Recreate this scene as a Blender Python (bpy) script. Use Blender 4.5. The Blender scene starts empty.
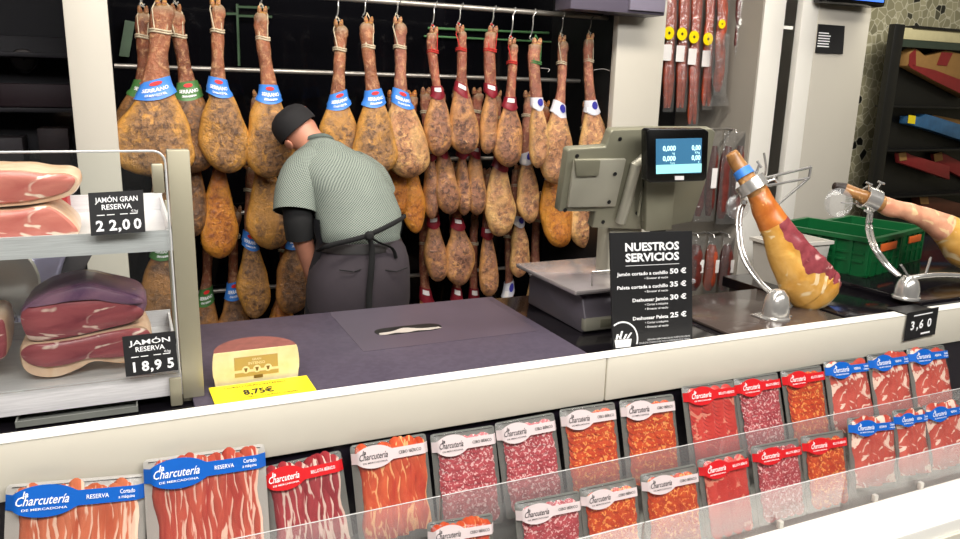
import bpy, bmesh, math, random
from mathutils import Vector, Matrix, noise
R = math.radians
rnd = random.Random(7)
scene = bpy.context.scene
COL = scene.collection

# ------------------------------------------------------------------ camera
F = 764.61
AX = Vector((0.91049899, -0.07241395, 0.40712138))      # world X in camera (right, down, forward)
AY = Vector((-0.41271813, -0.22009181, 0.8838684))
AZ = Vector((0.02559968, -0.97278765, -0.23027992))
CAM = Vector((0, 0, 1.6))
cam_d = bpy.data.cameras.new('camera'); cam = bpy.data.objects.new('camera', cam_d); COL.objects.link(cam)
m = Matrix(((AX[0], -AX[1], -AX[2], CAM[0]), (AY[0], -AY[1], -AY[2], CAM[1]), (AZ[0], -AZ[1], -AZ[2], CAM[2]), (0, 0, 0, 1)))
cam.matrix_world = m
cam_d.sensor_width = 36; cam_d.lens = F * 36 / 960; cam_d.clip_start = 0.05
scene.camera = cam

def ray(px, py):
    c = Vector((px - 480, py - 269.5, F))
    return Vector((AX.dot(c), AY.dot(c), AZ.dot(c)))
def P(px, py, axis, val):
    r = ray(px, py); t = (val - CAM[axis]) / r[axis]
    return CAM + r * t
def PX(px, py, Y): return P(px, py, 1, Y)
def PZ(px, py, z): return P(px, py, 2, z)
def PP(px, py, pt, n):
    r = ray(px, py); t = (pt - CAM).dot(n) / r.dot(n)
    return CAM + r * t
def MPP(Y, px=400):                                     # metres per pixel at depth Y
    r = ray(px, 200); return Y / r[1] * 1.02

# ------------------------------------------------------------------ materials
def C(r, g, b):
    f = lambda v: (v / 255 / 12.92) if v / 255 <= .04045 else ((v / 255 + .055) / 1.055) ** 2.4
    return (f(r), f(g), f(b), 1)
class NT:
    def __init__(s, name):
        s.m = bpy.data.materials.new(name); s.m.use_nodes = True; s.t = s.m.node_tree
        s.t.nodes.clear()
        s.out = s.n('ShaderNodeOutputMaterial'); s.b = s.n('ShaderNodeBsdfPrincipled')
        s.l(s.b.outputs[0], s.out.inputs[0])
    def n(s, t, **k):
        x = s.t.nodes.new(t)
        for a, v in k.items(): setattr(x, a, v)
        return x
    def l(s, a, b): s.t.links.new(a, b)
    def tc(s, kind='Object', scale=(1, 1, 1), rot=(0, 0, 0)):
        t = s.n('ShaderNodeTexCoord'); mp = s.n('ShaderNodeMapping')
        s.l(t.outputs[kind], mp.inputs[0]); mp.inputs['Scale'].default_value = scale; mp.inputs['Rotation'].default_value = rot
        return mp.outputs[0]
    def noise(s, vec, scale, detail=4, rough=.6, dist=0):
        x = s.n('ShaderNodeTexNoise'); s.l(vec, x.inputs['Vector'])
        x.inputs['Scale'].default_value = scale; x.inputs['Detail'].default_value = detail; x.inputs['Roughness'].default_value = rough; x.inputs['Distortion'].default_value = dist
        return x.outputs[0]
    def vor(s, vec, scale, feature='F1'):
        x = s.n('ShaderNodeTexVoronoi', feature=feature); s.l(vec, x.inputs['Vector']); x.inputs['Scale'].default_value = scale
        return x
    def ramp(s, f, stops, interp='LINEAR'):
        x = s.n('ShaderNodeValToRGB'); s.l(f, x.inputs[0]); x.color_ramp.interpolation = interp
        e = x.color_ramp.elements
        while len(e) < len(stops): e.new(.5)
        for i, (p, c) in enumerate(stops): e[i].position = p; e[i].color = c
        return x.outputs[0]
    def mix(s, f, a, b, bt='MIX'):
        x = s.n('ShaderNodeMix', data_type='RGBA', blend_type=bt)
        for k, v in ((0, f), (6, a), (7, b)):
            if hasattr(v, 'is_linked') or hasattr(v, 'links'): s.l(v, x.inputs[k])
            else: x.inputs[k].default_value = v
        return x.outputs[2]
    def math(s, op, a, b=0.5):
        x = s.n('ShaderNodeMath', operation=op)
        for k, v in ((0, a), (1, b)):
            if hasattr(v, 'links'): s.l(v, x.inputs[k])
            else: x.inputs[k].default_value = v
        return x.outputs[0]
    def col(s, c):
        if hasattr(c, 'links'): s.l(c, s.b.inputs['Base Color'])
        else: s.b.inputs['Base Color'].default_value = c
    def bump(s, h, strength=.3, dist=.01):
        x = s.n('ShaderNodeBump'); s.l(h, x.inputs['Height']); x.inputs['Strength'].default_value = strength; x.inputs['Distance'].default_value = dist
        s.l(x.outputs[0], s.b.inputs['Normal'])
    def set(s, rough=.5, metal=0, spec=.5, sss=0):
        s.b.inputs['Roughness'].default_value = rough; s.b.inputs['Metallic'].default_value = metal
        s.b.inputs['Specular IOR Level'].default_value = spec
        return s.m
def flat(name, c, rough=.5, metal=0, var=.06, scale=12, spec=.5):
    k = NT(name); v = k.tc(); n = k.noise(v, scale, 3)
    a = tuple(min(1, x * (1 + var)) for x in c[:3]) + (1,); b = tuple(x * (1 - var) for x in c[:3]) + (1,)
    k.col(k.ramp(n, [(.3, b), (.7, a)])); return k.set(rough, metal, spec)
def emis(name, c, e):
    k = NT(name); k.col(c); k.b.inputs['Emission Color'].default_value = c; k.b.inputs['Emission Strength'].default_value = e
    return k.set(.5)
def clear(name, tint=(1, 1, 1, 1), haze=0.06, gloss=.08, rough=.05, bump=0, fk=.8):
    k = NT(name); t = k.t
    tr = k.n('ShaderNodeBsdfTransparent'); tr.inputs[0].default_value = tint
    gl = k.n('ShaderNodeBsdfGlossy'); gl.inputs['Roughness'].default_value = rough
    df = k.n('ShaderNodeBsdfDiffuse'); df.inputs[0].default_value = (.9, .9, .9, 1)
    fr = k.n('ShaderNodeFresnel'); fr.inputs[0].default_value = 1.45
    m1 = k.n('ShaderNodeMixShader'); m1.inputs[0].default_value = haze; k.l(tr.outputs[0], m1.inputs[1]); k.l(df.outputs[0], m1.inputs[2])
    m2 = k.n('ShaderNodeMixShader'); k.l(m1.outputs[0], m2.inputs[1]); k.l(gl.outputs[0], m2.inputs[2])
    k.l(k.math('ADD', k.math('MULTIPLY', fr.outputs[0], fk), gloss), m2.inputs[0])
    if bump:
        bp = k.n('ShaderNodeBump'); n = k.noise(k.tc(), 45, 3, .6, .6); k.l(n, bp.inputs['Height']); bp.inputs['Strength'].default_value = bump; bp.inputs['Distance'].default_value = .006
        k.l(bp.outputs[0], gl.inputs['Normal'])
    k.l(m2.outputs[0], k.out.inputs[0]); k.t.nodes.remove(k.b)
    return k.m

M = {}
M['cream'] = flat('cream_panel', C(222, 216, 200), .35, var=.015, scale=3)
M['white_panel'] = flat('white_panel', C(222, 219, 212), .4, var=.02, scale=2)
M['white'] = flat('white_edge', C(248, 246, 238), .25, var=.01)
M['pillar'] = flat('pillar_white', C(188, 183, 172), .5, var=.02, scale=2)
M['grey_wall'] = flat('niche_grey', C(150, 144, 134), .6, var=.04, scale=2)
M['black'] = flat('black_matt', C(14, 14, 15), .5)
M['blackgloss'] = flat('black_gloss', C(16, 14, 18), .13, var=.1)
M['darkglass'] = flat('dark_glass', C(7, 7, 10), .08, var=.2, scale=3, spec=.3)
M['purple'] = None
k = NT('slate_worktop'); v = k.tc(); n1 = k.noise(v, 3, 6, .65); n2 = k.noise(v, 60, 2)
k.col(k.mix(.25, k.ramp(n1, [(.3, C(58, 51, 66)), (.7, C(78, 70, 84))]), k.ramp(n2, [(.4, C(56, 50, 62)), (.6, C(86, 78, 92))])))
M['purple'] = k.set(.42)
M['brownstone'] = flat('brown_gloss_panel', C(72, 62, 58), .15, var=.1, scale=5)
k = NT('brushed_steel'); v = k.tc(scale=(2, 60, 60)); n1 = k.noise(v, 8, 3)
k.col(k.ramp(n1, [(.3, C(204, 202, 204)), (.7, C(226, 224, 226))])); k.bump(n1, .03, .002); M['steel'] = k.set(.34, .15)
M['steel_post'] = flat('post_steel', C(168, 162, 140), .4, .45, var=.04, scale=4)
M['chrome'] = flat('chrome', C(206, 204, 200), .18, .7, var=.02)
M['rail'] = flat('rail_steel', C(170, 165, 158), .42, .8, var=.03)
M['scale_grey'] = flat('scale_silver', C(126, 124, 106), .38, .25, var=.03, scale=3)
M['scale_body'] = flat('scale_body', C(104, 98, 106), .34, .15, var=.04, scale=3)
M['scale_light'] = flat('scale_pale', C(156, 153, 138), .35, .2, var=.03)
M['sign_black'] = flat('sign_black', C(26, 26, 28), .5, var=.05)
M['ink_white'] = emis('ink_white', C(240, 240, 240), .12)
M['ink_black'] = flat('ink_black', C(20, 18, 22), .6)
M['ink_brown'] = flat('ink_brown', C(120, 92, 30), .6)
M['screen'] = emis('screen_blue', C(46, 96, 128), .75)
M['screen_light'] = emis('screen_pale', C(140, 205, 205), .8)
M['screen_text'] = emis('screen_text', C(190, 235, 235), 1.0)
M['bezel'] = flat('bezel_black', C(10, 10, 10), .25)
M['yellow'] = flat('yellow_card', C(238, 214, 30), .5, var=.02)
M['yellow_lab'] = flat('yellow_label', C(246, 216, 0), .4, var=.02)
M['white_lab'] = flat('white_label', C(232, 228, 226), .4, var=.02)
M['blue_lab'] = flat('blue_label', C(18, 96, 190), .35, var=.03)
M['red_lab'] = flat('red_label', C(206, 32, 38), .35, var=.03)
M['grey_lab'] = flat('lilac_label', C(214, 200, 200), .4, var=.02)
M['blue_band'] = flat('blue_band', C(62, 128, 214), .35, var=.1, scale=25)
M['green_band'] = flat('green_band', C(70, 118, 60), .4, var=.25, scale=30)
M['red_band'] = flat('wine_band', C(126, 26, 40), .4, var=.25, scale=30)
M['pale_band'] = flat('pale_band', C(206, 206, 214), .4, var=.12, scale=30)
M['indigo'] = flat('indigo', C(52, 52, 150), .4)
M['red'] = flat('red_mark', C(220, 40, 40), .4)
M['rope'] = flat('rope', C(190, 176, 150), .8, var=.2, scale=80)
M['rope_red'] = flat('rope_red', C(176, 40, 34), .8, var=.2, scale=80)
M['rope_green'] = flat('rope_green', C(60, 110, 60), .8, var=.2, scale=80)
M['rope_blue'] = flat('rope_blue', C(90, 110, 170), .8, var=.2, scale=80)
M['green_plastic'] = flat('green_plastic', C(6, 84, 42), .4, var=.06)
M['green_reflection'] = flat('green_reflection_tint', C(78, 122, 78), .4)  # flat green for the bars that imitate reflections in the back glass
M['green_dim'] = flat('green_dim', C(50, 72, 50), .5, var=.2)
M['orange'] = flat('orange_plastic', C(206, 96, 40), .5)
M['film'] = clear('pack_film', haze=.02, gloss=.015, rough=.22, bump=.4, fk=.55)
M['acrylic'] = clear('acrylic_sheet', haze=.10, gloss=.012, rough=.05, fk=.3)
M['glass'] = clear('clear_glass', tint=(.96, .98, .97, 1), haze=.006, gloss=.006, rough=.02, fk=.35)
M['pane'] = clear('glazing_pane', tint=(.9, .9, .92, 1), haze=0, gloss=.002, rough=.02, fk=.12)
M['bag'] = clear('plastic_bag', haze=.06, gloss=.10, rough=.12, bump=1.0)
M['edge'] = flat('acrylic_edge', C(196, 196, 196), .3)
M['tray'] = flat('tray_plastic', C(120, 122, 116), .3, var=.08)
M['tray_white'] = flat('tray_white', C(196, 192, 184), .3, var=.04)
M['lilac_metal'] = flat('slicer_metal', C(176, 174, 206), .3, .35, var=.04, scale=3)
M['skin'] = flat('skin', C(188, 128, 104), .5, var=.08, scale=14)
M['cap'] = flat('cap_cloth', C(15, 13, 16), .85, var=.2, scale=40)
M['trousers'] = flat('trouser_cloth', C(54, 47, 53), .85, var=.12, scale=6)
M['black_cloth'] = flat('black_cloth', C(8, 8, 10), .85, var=.2, scale=20)
M['navy_cloth'] = flat('navy_cloth', C(12, 13, 22), .85, var=.2, scale=20)
M['leather'] = flat('leather', C(26, 22, 22), .5)
M['floor'] = None
k = NT('floor_tiles'); b = k.n('ShaderNodeTexBrick'); k.l(k.tc(), b.inputs[0]); b.inputs['Scale'].default_value = 2.0; b.offset = 0
b.inputs['Color1'].default_value = C(120, 114, 106); b.inputs['Color2'].default_value = C(128, 122, 112); b.inputs['Mortar'].default_value = C(70, 66, 62); b.inputs['Mortar Size'].default_value = .01
k.col(b.outputs[0]); M['floor'] = k.set(.35)
# gingham
k = NT('green_check_cloth'); t = k.n('ShaderNodeTexCoord'); ck = k.n('ShaderNodeTexChecker'); k.l(t.outputs['UV'], ck.inputs[0]); ck.inputs['Scale'].default_value = 235
ck.inputs[1].default_value = C(150, 158, 148); ck.inputs[2].default_value = C(56, 66, 62)
n = k.noise(k.tc(), 8, 3); k.col(k.mix(.35, ck.outputs[0], k.ramp(n, [(.3, C(96, 106, 100)), (.7, C(128, 138, 130))]))); M['shirt'] = k.set(.85)
# terrazzo
k = NT('terrazzo'); v = k.tc(); a = k.vor(v, 13, 'DISTANCE_TO_EDGE'); b = k.vor(v, 13)
k2 = k.ramp(b.outputs['Color'], [(.0, C(30, 30, 26)), (.2, C(30, 30, 26)), (.21, C(146, 142, 116)), (1, C(192, 186, 156))])
k.col(k.mix(k.ramp(a.outputs['Distance'], [(.0, (1, 1, 1, 1)), (.07, (0, 0, 0, 1))]), k2, C(224, 220, 200))); M['terrazzo'] = k.set(.4)

def ham_mat(name, fat, mold, dark, hock, orange=.0):
    k = NT(name); t = k.n('ShaderNodeTexCoord'); sx = k.n('ShaderNodeSeparateXYZ'); k.l(t.outputs['UV'], sx.inputs[0])
    v = k.tc(); oi = k.n('ShaderNodeObjectInfo')
    ad = k.n('ShaderNodeVectorMath', operation='ADD'); k.l(v, ad.inputs[0])
    sc = k.n('ShaderNodeVectorMath', operation='SCALE'); cb = k.n('ShaderNodeCombineXYZ'); 
    for i in range(3): k.l(oi.outputs['Random'], cb.inputs[i])
    k.l(cb.outputs[0], sc.inputs[0]); sc.inputs['Scale'].default_value = 37; k.l(sc.outputs[0], ad.inputs[1]); v = ad.outputs[0]
    n1 = k.noise(v, 11, 7, .68, .8); n2 = k.noise(v, 48, 6, .7, .4); n3 = k.noise(v, 5, 3, .5, 1.2)
    su = k.math('ABSOLUTE', k.math('SINE', k.math('MULTIPLY', sx.outputs[0], 2 * math.pi)))
    nb_ = k.math('ADD', n1, k.math('MULTIPLY', k.math('SUBTRACT', su, .55), .30))
    body = k.mix(k.ramp(nb_, [(.42, (0, 0, 0, 1)), (.54, (1, 1, 1, 1))]), fat, mold)
    body = k.mix(k.ramp(n2, [(.46, (0, 0, 0, 1)), (.60, (.92, .92, .92, 1))]), body, dark)
    body = k.mix(k.ramp(n3, [(.55, (0, 0, 0, 1)), (.66, (.5, .5, .5, 1))]), body, fat)
    n4 = k.noise(v, 30, 5, .7, 1.0); body = k.mix(k.ramp(n4, [(.53, (0, 0, 0, 1)), (.68, (.75, .75, .75, 1))]), body, tuple(min(1, x * 1.15) for x in fat[:3]) + (1,))
    # fat edge: the sides of the silhouette stay yellow (u near 0, .5 -> sides; .75 = front)
    su = k.math('ABSOLUTE', k.math('SINE', k.math('MULTIPLY', sx.outputs[0], 2 * math.pi)))
    side = k.ramp(k.math('ADD', su, k.math('MULTIPLY', k.math('SUBTRACT', n1, .5), .9)), [(.30, (1, 1, 1, 1)), (.85, (0, 0, 0, 1))])
    body = k.mix(k.math('MULTIPLY', side, .75), body, fat)
    hk = k.mix(k.ramp(n1, [(.35, (0, 0, 0, 1)), (.65, (1, 1, 1, 1))]), hock, tuple(x * .42 for x in hock[:3]) + (1,))
    hk = k.mix(k.ramp(n2, [(.50, (0, 0, 0, 1)), (.66, (.8, .8, .8, 1))]), hk, C(206, 160, 116))
    tv = k.math('ADD', sx.outputs[1], k.math('MULTIPLY', k.math('SUBTRACT', n1, .5), .12))
    c = k.mix(k.ramp(tv, [(.44, (0, 0, 0, 1)), (.56, (1, 1, 1, 1))]), hk, body)
    c = k.mix(k.ramp(sx.outputs[1], [(.015, (1, 1, 1, 1)), (.06, (0, 0, 0, 1))]), c, C(150, 124, 98))
    k.col(c); k.bump(n2, .9, .012); return k.set(.36, 0, .55)
HM = {'serrano': ham_mat('ham_serrano', C(208, 150, 68), C(150, 110, 72), C(80, 56, 42), C(170, 104, 72)),
      'paleta': ham_mat('ham_paleta', C(202, 146, 88), C(146, 100, 76), C(72, 48, 40), C(172, 96, 74)),
      'orange': ham_mat('ham_orange', C(214, 146, 52), C(190, 116, 44), C(130, 70, 36), C(176, 92, 50)),
      'pale': ham_mat('ham_pale', C(222, 176, 112), C(176, 124, 86), C(104, 72, 58), C(182, 112, 90)),
      'brown': ham_mat('ham_brown', C(176, 122, 64), C(110, 78, 54), C(66, 46, 34), C(150, 84, 54))}
def meat_mat(name, lo, hi, fat, sc=(6, 30, 14), fatpos=.62, fs=9, edge=0):
    k = NT(name); v = k.tc(scale=(sc[0] / 10, sc[1] / 10, sc[2] / 10)); n1 = k.noise(v, 14, 4, .6, .5); n2 = k.noise(v, fs, 2, .5, 1.6)
    c = k.mix(k.ramp(n2, [(fatpos, (0, 0, 0, 1)), (fatpos + .035, (1, 1, 1, 1))]), k.ramp(n1, [(.3, lo), (.7, hi)]), fat)
    if edge:
        t = k.n('ShaderNodeTexCoord'); sx = k.n('ShaderNodeSeparateXYZ'); k.l(t.outputs['UV'], sx.inputs[0])
        e = k.math('ADD', sx.outputs[0], k.math('MULTIPLY', k.math('SUBTRACT', n2, .5), .9))
        c = k.mix(k.ramp(e, [(edge, (0, 0, 0, 1)), (edge + .08, (.85, .85, .85, 1))]), c, fat)
        d_ = k.ramp(sx.outputs[0], [(.0, (.45, .45, .45, 1)), (.22, (1, 1, 1, 1))]); c = k.mix(1.0, c, d_, 'MULTIPLY')
    k.col(c); k.bump(n1, .2, .004); return k.set(.3, 0, .5)
M['cut_meat'] = meat_mat('cut_ham_meat', C(128, 50, 62), C(180, 92, 96), C(232, 200, 186), (8, 14, 22), .535, 10)
M['cut_meat2'] = meat_mat('cut_ham_meat_pale', C(186, 96, 88), C(216, 136, 120), C(244, 220, 200), (8, 14, 22), .53, 10)
M['rind'] = meat_mat('ham_rind', C(214, 170, 138), C(238, 208, 180), C(222, 178, 140), (10, 10, 10))
M['purple_rind'] = meat_mat('purple_rind', C(96, 62, 96), C(150, 108, 128), C(196, 160, 130), (10, 10, 10), .63)
M['jamon'] = meat_mat('jamon_slices', C(178, 60, 52), C(216, 106, 82), C(244, 206, 184), (34, 10, 5), .60, 14, .80)
M['jamon_orange'] = meat_mat('jamon_orange_slices', C(196, 92, 60), C(226, 134, 96), C(246, 212, 186), (34, 10, 5), .60, 14, .80)
M['jamon_dark'] = meat_mat('jamon_dark_slices', C(140, 34, 44), C(186, 70, 74), C(232, 206, 190), (34, 10, 6), .58, 14, .74)
M['lomo'] = meat_mat('lomo_slices', C(186, 56, 36), C(222, 104, 62), C(244, 182, 124), (30, 10, 8), .58, 14, .86)
M['red_slices'] = meat_mat('red_slices', C(186, 34, 32), C(214, 74, 62), C(226, 140, 116), (12, 10, 14), .60, 22)
M['jamon_marbled'] = meat_mat('jamon_marbled_slices', C(182, 62, 52), C(210, 100, 84), C(246, 216, 196), (14, 10, 14), .55, 15)
def spot_mat(name, lo, hi, fat, scale, th):
    k = NT(name); v = k.tc(); n = k.noise(v, 40, 3); vo = k.noise(v, scale, 1, .5, .8)
    c = k.mix(k.ramp(vo, [(th, (0, 0, 0, 1)), (th + .05, (1, 1, 1, 1))]), k.ramp(n, [(.3, lo), (.7, hi)]), fat)
    k.col(c); return k.set(.35)
M['salami'] = spot_mat('salami_slices', C(150, 44, 54), C(196, 82, 88), C(232, 186, 182), 150, .56)
M['chorizo'] = spot_mat('chorizo_slices', C(176, 44, 16), C(214, 84, 30), C(240, 156, 80), 110, .58)
M['chorizo_stick'] = flat('chorizo_stick', C(170, 72, 44), .35, var=.35, scale=30)
M['chorizo_dark'] = flat('chorizo_dark', C(100, 44, 38), .35, var=.35, scale=30)
k = NT('cheese_paste'); n = k.noise(k.tc(), 20, 4); k.col(k.ramp(n, [(.3, C(226, 208, 150)), (.7, C(242, 228, 184))])); M['cheese'] = k.set(.45)
M['cheese_rind'] = flat('cheese_rind', C(126, 74, 66), .6, var=.15, scale=60)
M['gold_lab'] = flat('ochre_label', C(186, 156, 84), .45, var=.03)
M['fixture'] = flat('fixture_grey', C(84, 78, 92), .4, var=.04)
M['jam_fat'] = meat_mat('carved_ham_fat', C(196, 138, 52), C(226, 178, 98), C(232, 206, 160), (10, 10, 10), .56, 9)
M['jam_hock'] = meat_mat('carved_ham_hock', C(128, 88, 50), C(176, 128, 76), C(206, 162, 104), (10, 10, 10), .6, 20)
M['jam_orange'] = meat_mat('carved_ham_orange', C(168, 88, 34), C(204, 124, 54), C(220, 160, 100), (10, 10, 10), .6, 16)
M['jam_meat'] = meat_mat('carved_ham_meat', C(110, 40, 48), C(160, 78, 84), C(220, 170, 164), (14, 14, 14), .62, 9)
M['jam_pink'] = meat_mat('carved_ham_pink', C(206, 138, 110), C(226, 170, 136), C(232, 196, 150), (14, 14, 14), .55, 9)
M['hoof'] = flat('hoof', C(40, 30, 26), .5, var=.3)
M['kraft'] = flat('kraft_card', C(150, 112, 64), .7, var=.08)
M['red_card'] = flat('red_card', C(130, 34, 38), .5, var=.1)
M['brown_bag'] = flat('brown_bag', C(84, 44, 32), .5, var=.2)
M['blue_bag'] = flat('blue_bag', C(50, 96, 140), .4, var=.25)

# ------------------------------------------------------------------ objects
ORG = {}
def tag(o, label=None, cat=None, group=None, kind=None):
    if label: o['label'] = label
    if cat: o['category'] = cat
    if group: o['group'] = group
    if kind: o['kind'] = kind
    return o
def thing(name, label, cat, loc=(0, 0, 0), group=None, rot=None):
    o = bpy.data.objects.new(name, None); COL.objects.link(o); o.location = loc; o.empty_display_size = .05
    if rot is not None: o.rotation_euler = rot
    ORG[o.name] = Vector(loc) if rot is None else Vector((0, 0, 0))
    return tag(o, label, cat, group)
class MB:
    def __init__(s): s.v = []; s.f = []; s.uv = {}; s.mi = {}
    def add(s, vs, fs, uvs=None, mi=0):
        b = len(s.v); s.v += [Vector(p) for p in vs]
        for i, f in enumerate(fs):
            k = len(s.f); s.f.append([b + j for j in f])
            if uvs: s.uv[k] = uvs[i]
            if mi: s.mi[k] = mi
        return s
    def box(s, lo, hi, mi=0):
        x0, y0, z0 = lo; x1, y1, z1 = hi
        return s.add([(x0, y0, z0), (x1, y0, z0), (x1, y1, z0), (x0, y1, z0), (x0, y0, z1), (x1, y0, z1), (x1, y1, z1), (x0, y1, z1)],
                     [(0, 3, 2, 1), (4, 5, 6, 7), (0, 1, 5, 4), (1, 2, 6, 5), (2, 3, 7, 6), (3, 0, 4, 7)], mi=mi)
    def hexa(s, a, mi=0):     # 8 corners, bottom 4 then top 4
        return s.add(a, [(0, 3, 2, 1), (4, 5, 6, 7), (0, 1, 5, 4), (1, 2, 6, 5), (2, 3, 7, 6), (3, 0, 4, 7)], mi=mi)
    def loft(s, rings, cap0=True, cap1=True, closed=True, uv=None, mi=0):
        n = len(rings[0]); vs = [p for r in rings for p in r]; fs = []; uvs = [] if uv else None
        m_ = n if closed else n - 1
        for i in range(len(rings) - 1):
            for j in range(m_):
                a, b = i * n + j, i * n + (j + 1) % n
                fs.append((a, b, b + n, a + n))
                if uv: uvs.append([uv(i, j), uv(i, j + 1), uv(i + 1, j + 1), uv(i + 1, j)])
        if closed and cap0:
            fs.append(tuple(reversed(range(n))))
            if uv: uvs.append([uv(0, j) for j in reversed(range(n))])
        if closed and cap1:
            fs.append(tuple((len(rings) - 1) * n + j for j in range(n)))
            if uv: uvs.append([uv(len(rings) - 1, j) for j in range(n)])
        return s.add(vs, fs, uvs, mi)
    def tube(s, pts, r, seg=8, ref=Vector((0.13, .31, .94)), flatten=1, mi=0, cap=True):
        pts = [Vector(p) for p in pts]; rings = []
        for i, p in enumerate(pts):
            t = (pts[min(i + 1, len(pts) - 1)] - pts[max(i - 1, 0)]).normalized()
            a = t.cross(ref).normalized(); b = a.cross(t)
            rr = r[i] if isinstance(r, (list, tuple)) else r
            rings.append([p + a * (rr * math.cos(2 * math.pi * k / seg)) + b * (rr * flatten * math.sin(2 * math.pi * k / seg)) for k in range(seg)])
        return s.loft(rings, cap, cap, mi=mi)
    def lathe(s, c, prof, seg=20, axis=Vector((0, 0, 1)), mi=0, cap=True):
        axis = Vector(axis).normalized(); a = axis.orthogonal().normalized(); b = axis.cross(a); c = Vector(c)
        return s.loft([[c + axis * h + (a * math.cos(2 * math.pi * k / seg) + b * math.sin(2 * math.pi * k / seg)) * max(r, 1e-4) for k in range(seg)] for r, h in prof], cap, cap, mi=mi)
    def prism(s, front, off, mi=0):   # polygon (3D points) extruded by vector off
        n = len(front); off = Vector(off); a = [Vector(p) for p in front]; b = [p + off for p in a]
        return s.add(a + b, [tuple(range(n)), tuple(reversed(range(n, 2 * n)))] + [(i, i + n, (i + 1) % n + n, (i + 1) % n) for i in range(n)], mi=mi)
    def build(s, name, mats, parent=None, smooth=True, bevel=0, bseg=2, ang=40, sub=0):
        me = bpy.data.meshes.new(name)
        org = ORG.get(parent.name, Vector()) if parent else Vector()
        me.from_pydata([p - org for p in s.v], [], s.f)
        if s.uv:
            ul = me.uv_layers.new(name='UVMap')
            for k, p in enumerate(me.polygons):
                u = s.uv.get(k)
                if u:
                    for li, q in zip(p.loop_indices, u): ul.data[li].uv = q
        mats = mats if isinstance(mats, (list, tuple)) else [mats]
        for x in mats: me.materials.append(x)
        for k, i in s.mi.items(): me.polygons[k].material_index = i
        bm = bmesh.new(); bm.from_mesh(me)
        bmesh.ops.recalc_face_normals(bm, faces=bm.faces)
        if bevel:
            es = [e for e in bm.edges if len(e.link_faces) == 2 and e.calc_face_angle(0) > R(30)]
            bmesh.ops.bevel(bm, geom=es, offset=bevel, segments=bseg, affect='EDGES', profile=.5, clamp_overlap=True)
        if sub:
            bmesh.ops.subdivide_edges(bm, edges=bm.edges, cuts=sub, use_grid_fill=True)
        bm.to_mesh(me); bm.free()
        if smooth:
            for p in me.polygons: p.use_smooth = True
            try: me.set_sharp_from_angle(angle=R(ang))
            except Exception: pass
        o = bpy.data.objects.new(name, me); COL.objects.link(o)
        if parent:
            o.parent = parent
            ORG[o.name] = org
        return o
def struct(o): o['kind'] = 'structure'; return o

# ------------------------------------------------------------------ lettering
_TC = {}
def text_geo(s, bold=0.0, shear=0.0):
    key = (s, bold, shear)
    if key in _TC: return _TC[key]
    cu = bpy.data.curves.new('lettering', 'FONT'); cu.body = s; cu.size = 1; cu.align_x = 'LEFT'; cu.offset = bold; cu.shear = shear; cu.resolution_u = 2
    ob = bpy.data.objects.new('lettering', cu); COL.objects.link(ob)
    dg = bpy.context.evaluated_depsgraph_get(); ev = ob.evaluated_get(dg); me = ev.to_mesh()
    vs = [(v.co.x, v.co.y) for v in me.vertices]; fs = [tuple(p.vertices) for p in me.polygons]
    ev.to_mesh_clear(); bpy.data.objects.remove(ob); bpy.data.curves.remove(cu)
    x0 = min(v[0] for v in vs); x1 = max(v[0] for v in vs)
    r = ([(x - x0, y) for x, y in vs], fs, x1 - x0); _TC[key] = r
    return r
def put_text(mb, s, size, fn, x, y, align='L', bold=0.0, shear=0.0, width=None, mi=0, skew=0.0):
    vs, fs, w = text_geo(s, bold, shear)
    sx = size if width is None else width / w
    x0 = x - (0 if align == 'L' else w * sx / 2 if align == 'C' else w * sx)
    mb.add([fn(x0 + a * sx, y + b * size + skew * a * sx) for a, b in vs], fs, mi=mi)
    return mb
def warm(*strings):
    for s in strings: text_geo(*s)
# ================================================================== the setting
def boxo(name, lo, hi, mat, parent=None, bevel=0):
    return MB().box(lo, hi).build(name, mat, parent, smooth=bool(bevel), bevel=bevel)
struct(boxo('floor', (-2.2, -2.6, -.05), (7.6, 6.2, 0), M['floor']))
struct(boxo('ceiling', (-2.2, -2.6, 3.3), (7.6, 6.2, 3.35), flat('ceiling_dark', C(40, 38, 40), .8)))
struct(boxo('wall_left', (-2.25, -2.6, 0), (-2.2, 6.2, 3.3), flat('wall_dark', C(30, 28, 32), .6)))
struct(boxo('wall_right', (7.6, -2.6, 0), (7.65, 6.2, 3.3), M['terrazzo']))
struct(boxo('wall_front', (-2.2, -2.65, 0), (7.6, -2.6, 3.3), flat('wall_customer', C(70, 66, 62), .8)))
struct(boxo('wall_back', (3.2, 5.4, 0), (7.6, 5.45, 3.3), M['terrazzo']))
struct(boxo('wall_back_dark', (-2.2, 4.4, 0), (3.2, 4.45, 3.3), flat('wall_back_dark', C(9, 8, 10), .6)))
struct(boxo('wall_partition', (3.2, 4.4, 0), (3.25, 5.4, 3.3), M['black']))
# ham drying bay: dark back wall, dark side walls, white pillars between the bays
YP = 3.0                                               # plane of the pillar fronts
xl0, xl1 = PX(62, 0, YP).x, PX(107, 0, YP).x
xr0, xr1 = PX(619, 15, YP).x, PX(668, 0, YP).x
x30, x31 = PX(766, 0, YP).x, PX(787, 0, YP).x
x40, x4m, x41 = PX(804, 0, YP).x, PX(820, 0, YP).x, PX(873, 0, YP).x
struct(boxo('wall_bay_back', (xl0, 3.62, 0), (xr1, 3.66, 3.3), M['darkglass']))
def pillar(name, a, b, mat, d=.04): return struct(boxo(name, (a, YP, 0), (b, YP + d, 3.3), mat, bevel=.003))
pillar('trim_1', xl0, xl1, M['pillar'])
pillar('trim_2', xr0, xr1, M['pillar'])
pillar('trim_3', x30, x31, M['white_panel'])
pillar('trim_4', x40, x4m, M['white_panel'])
pillar('trim_5', x4m, x41, M['pillar'])
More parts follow.
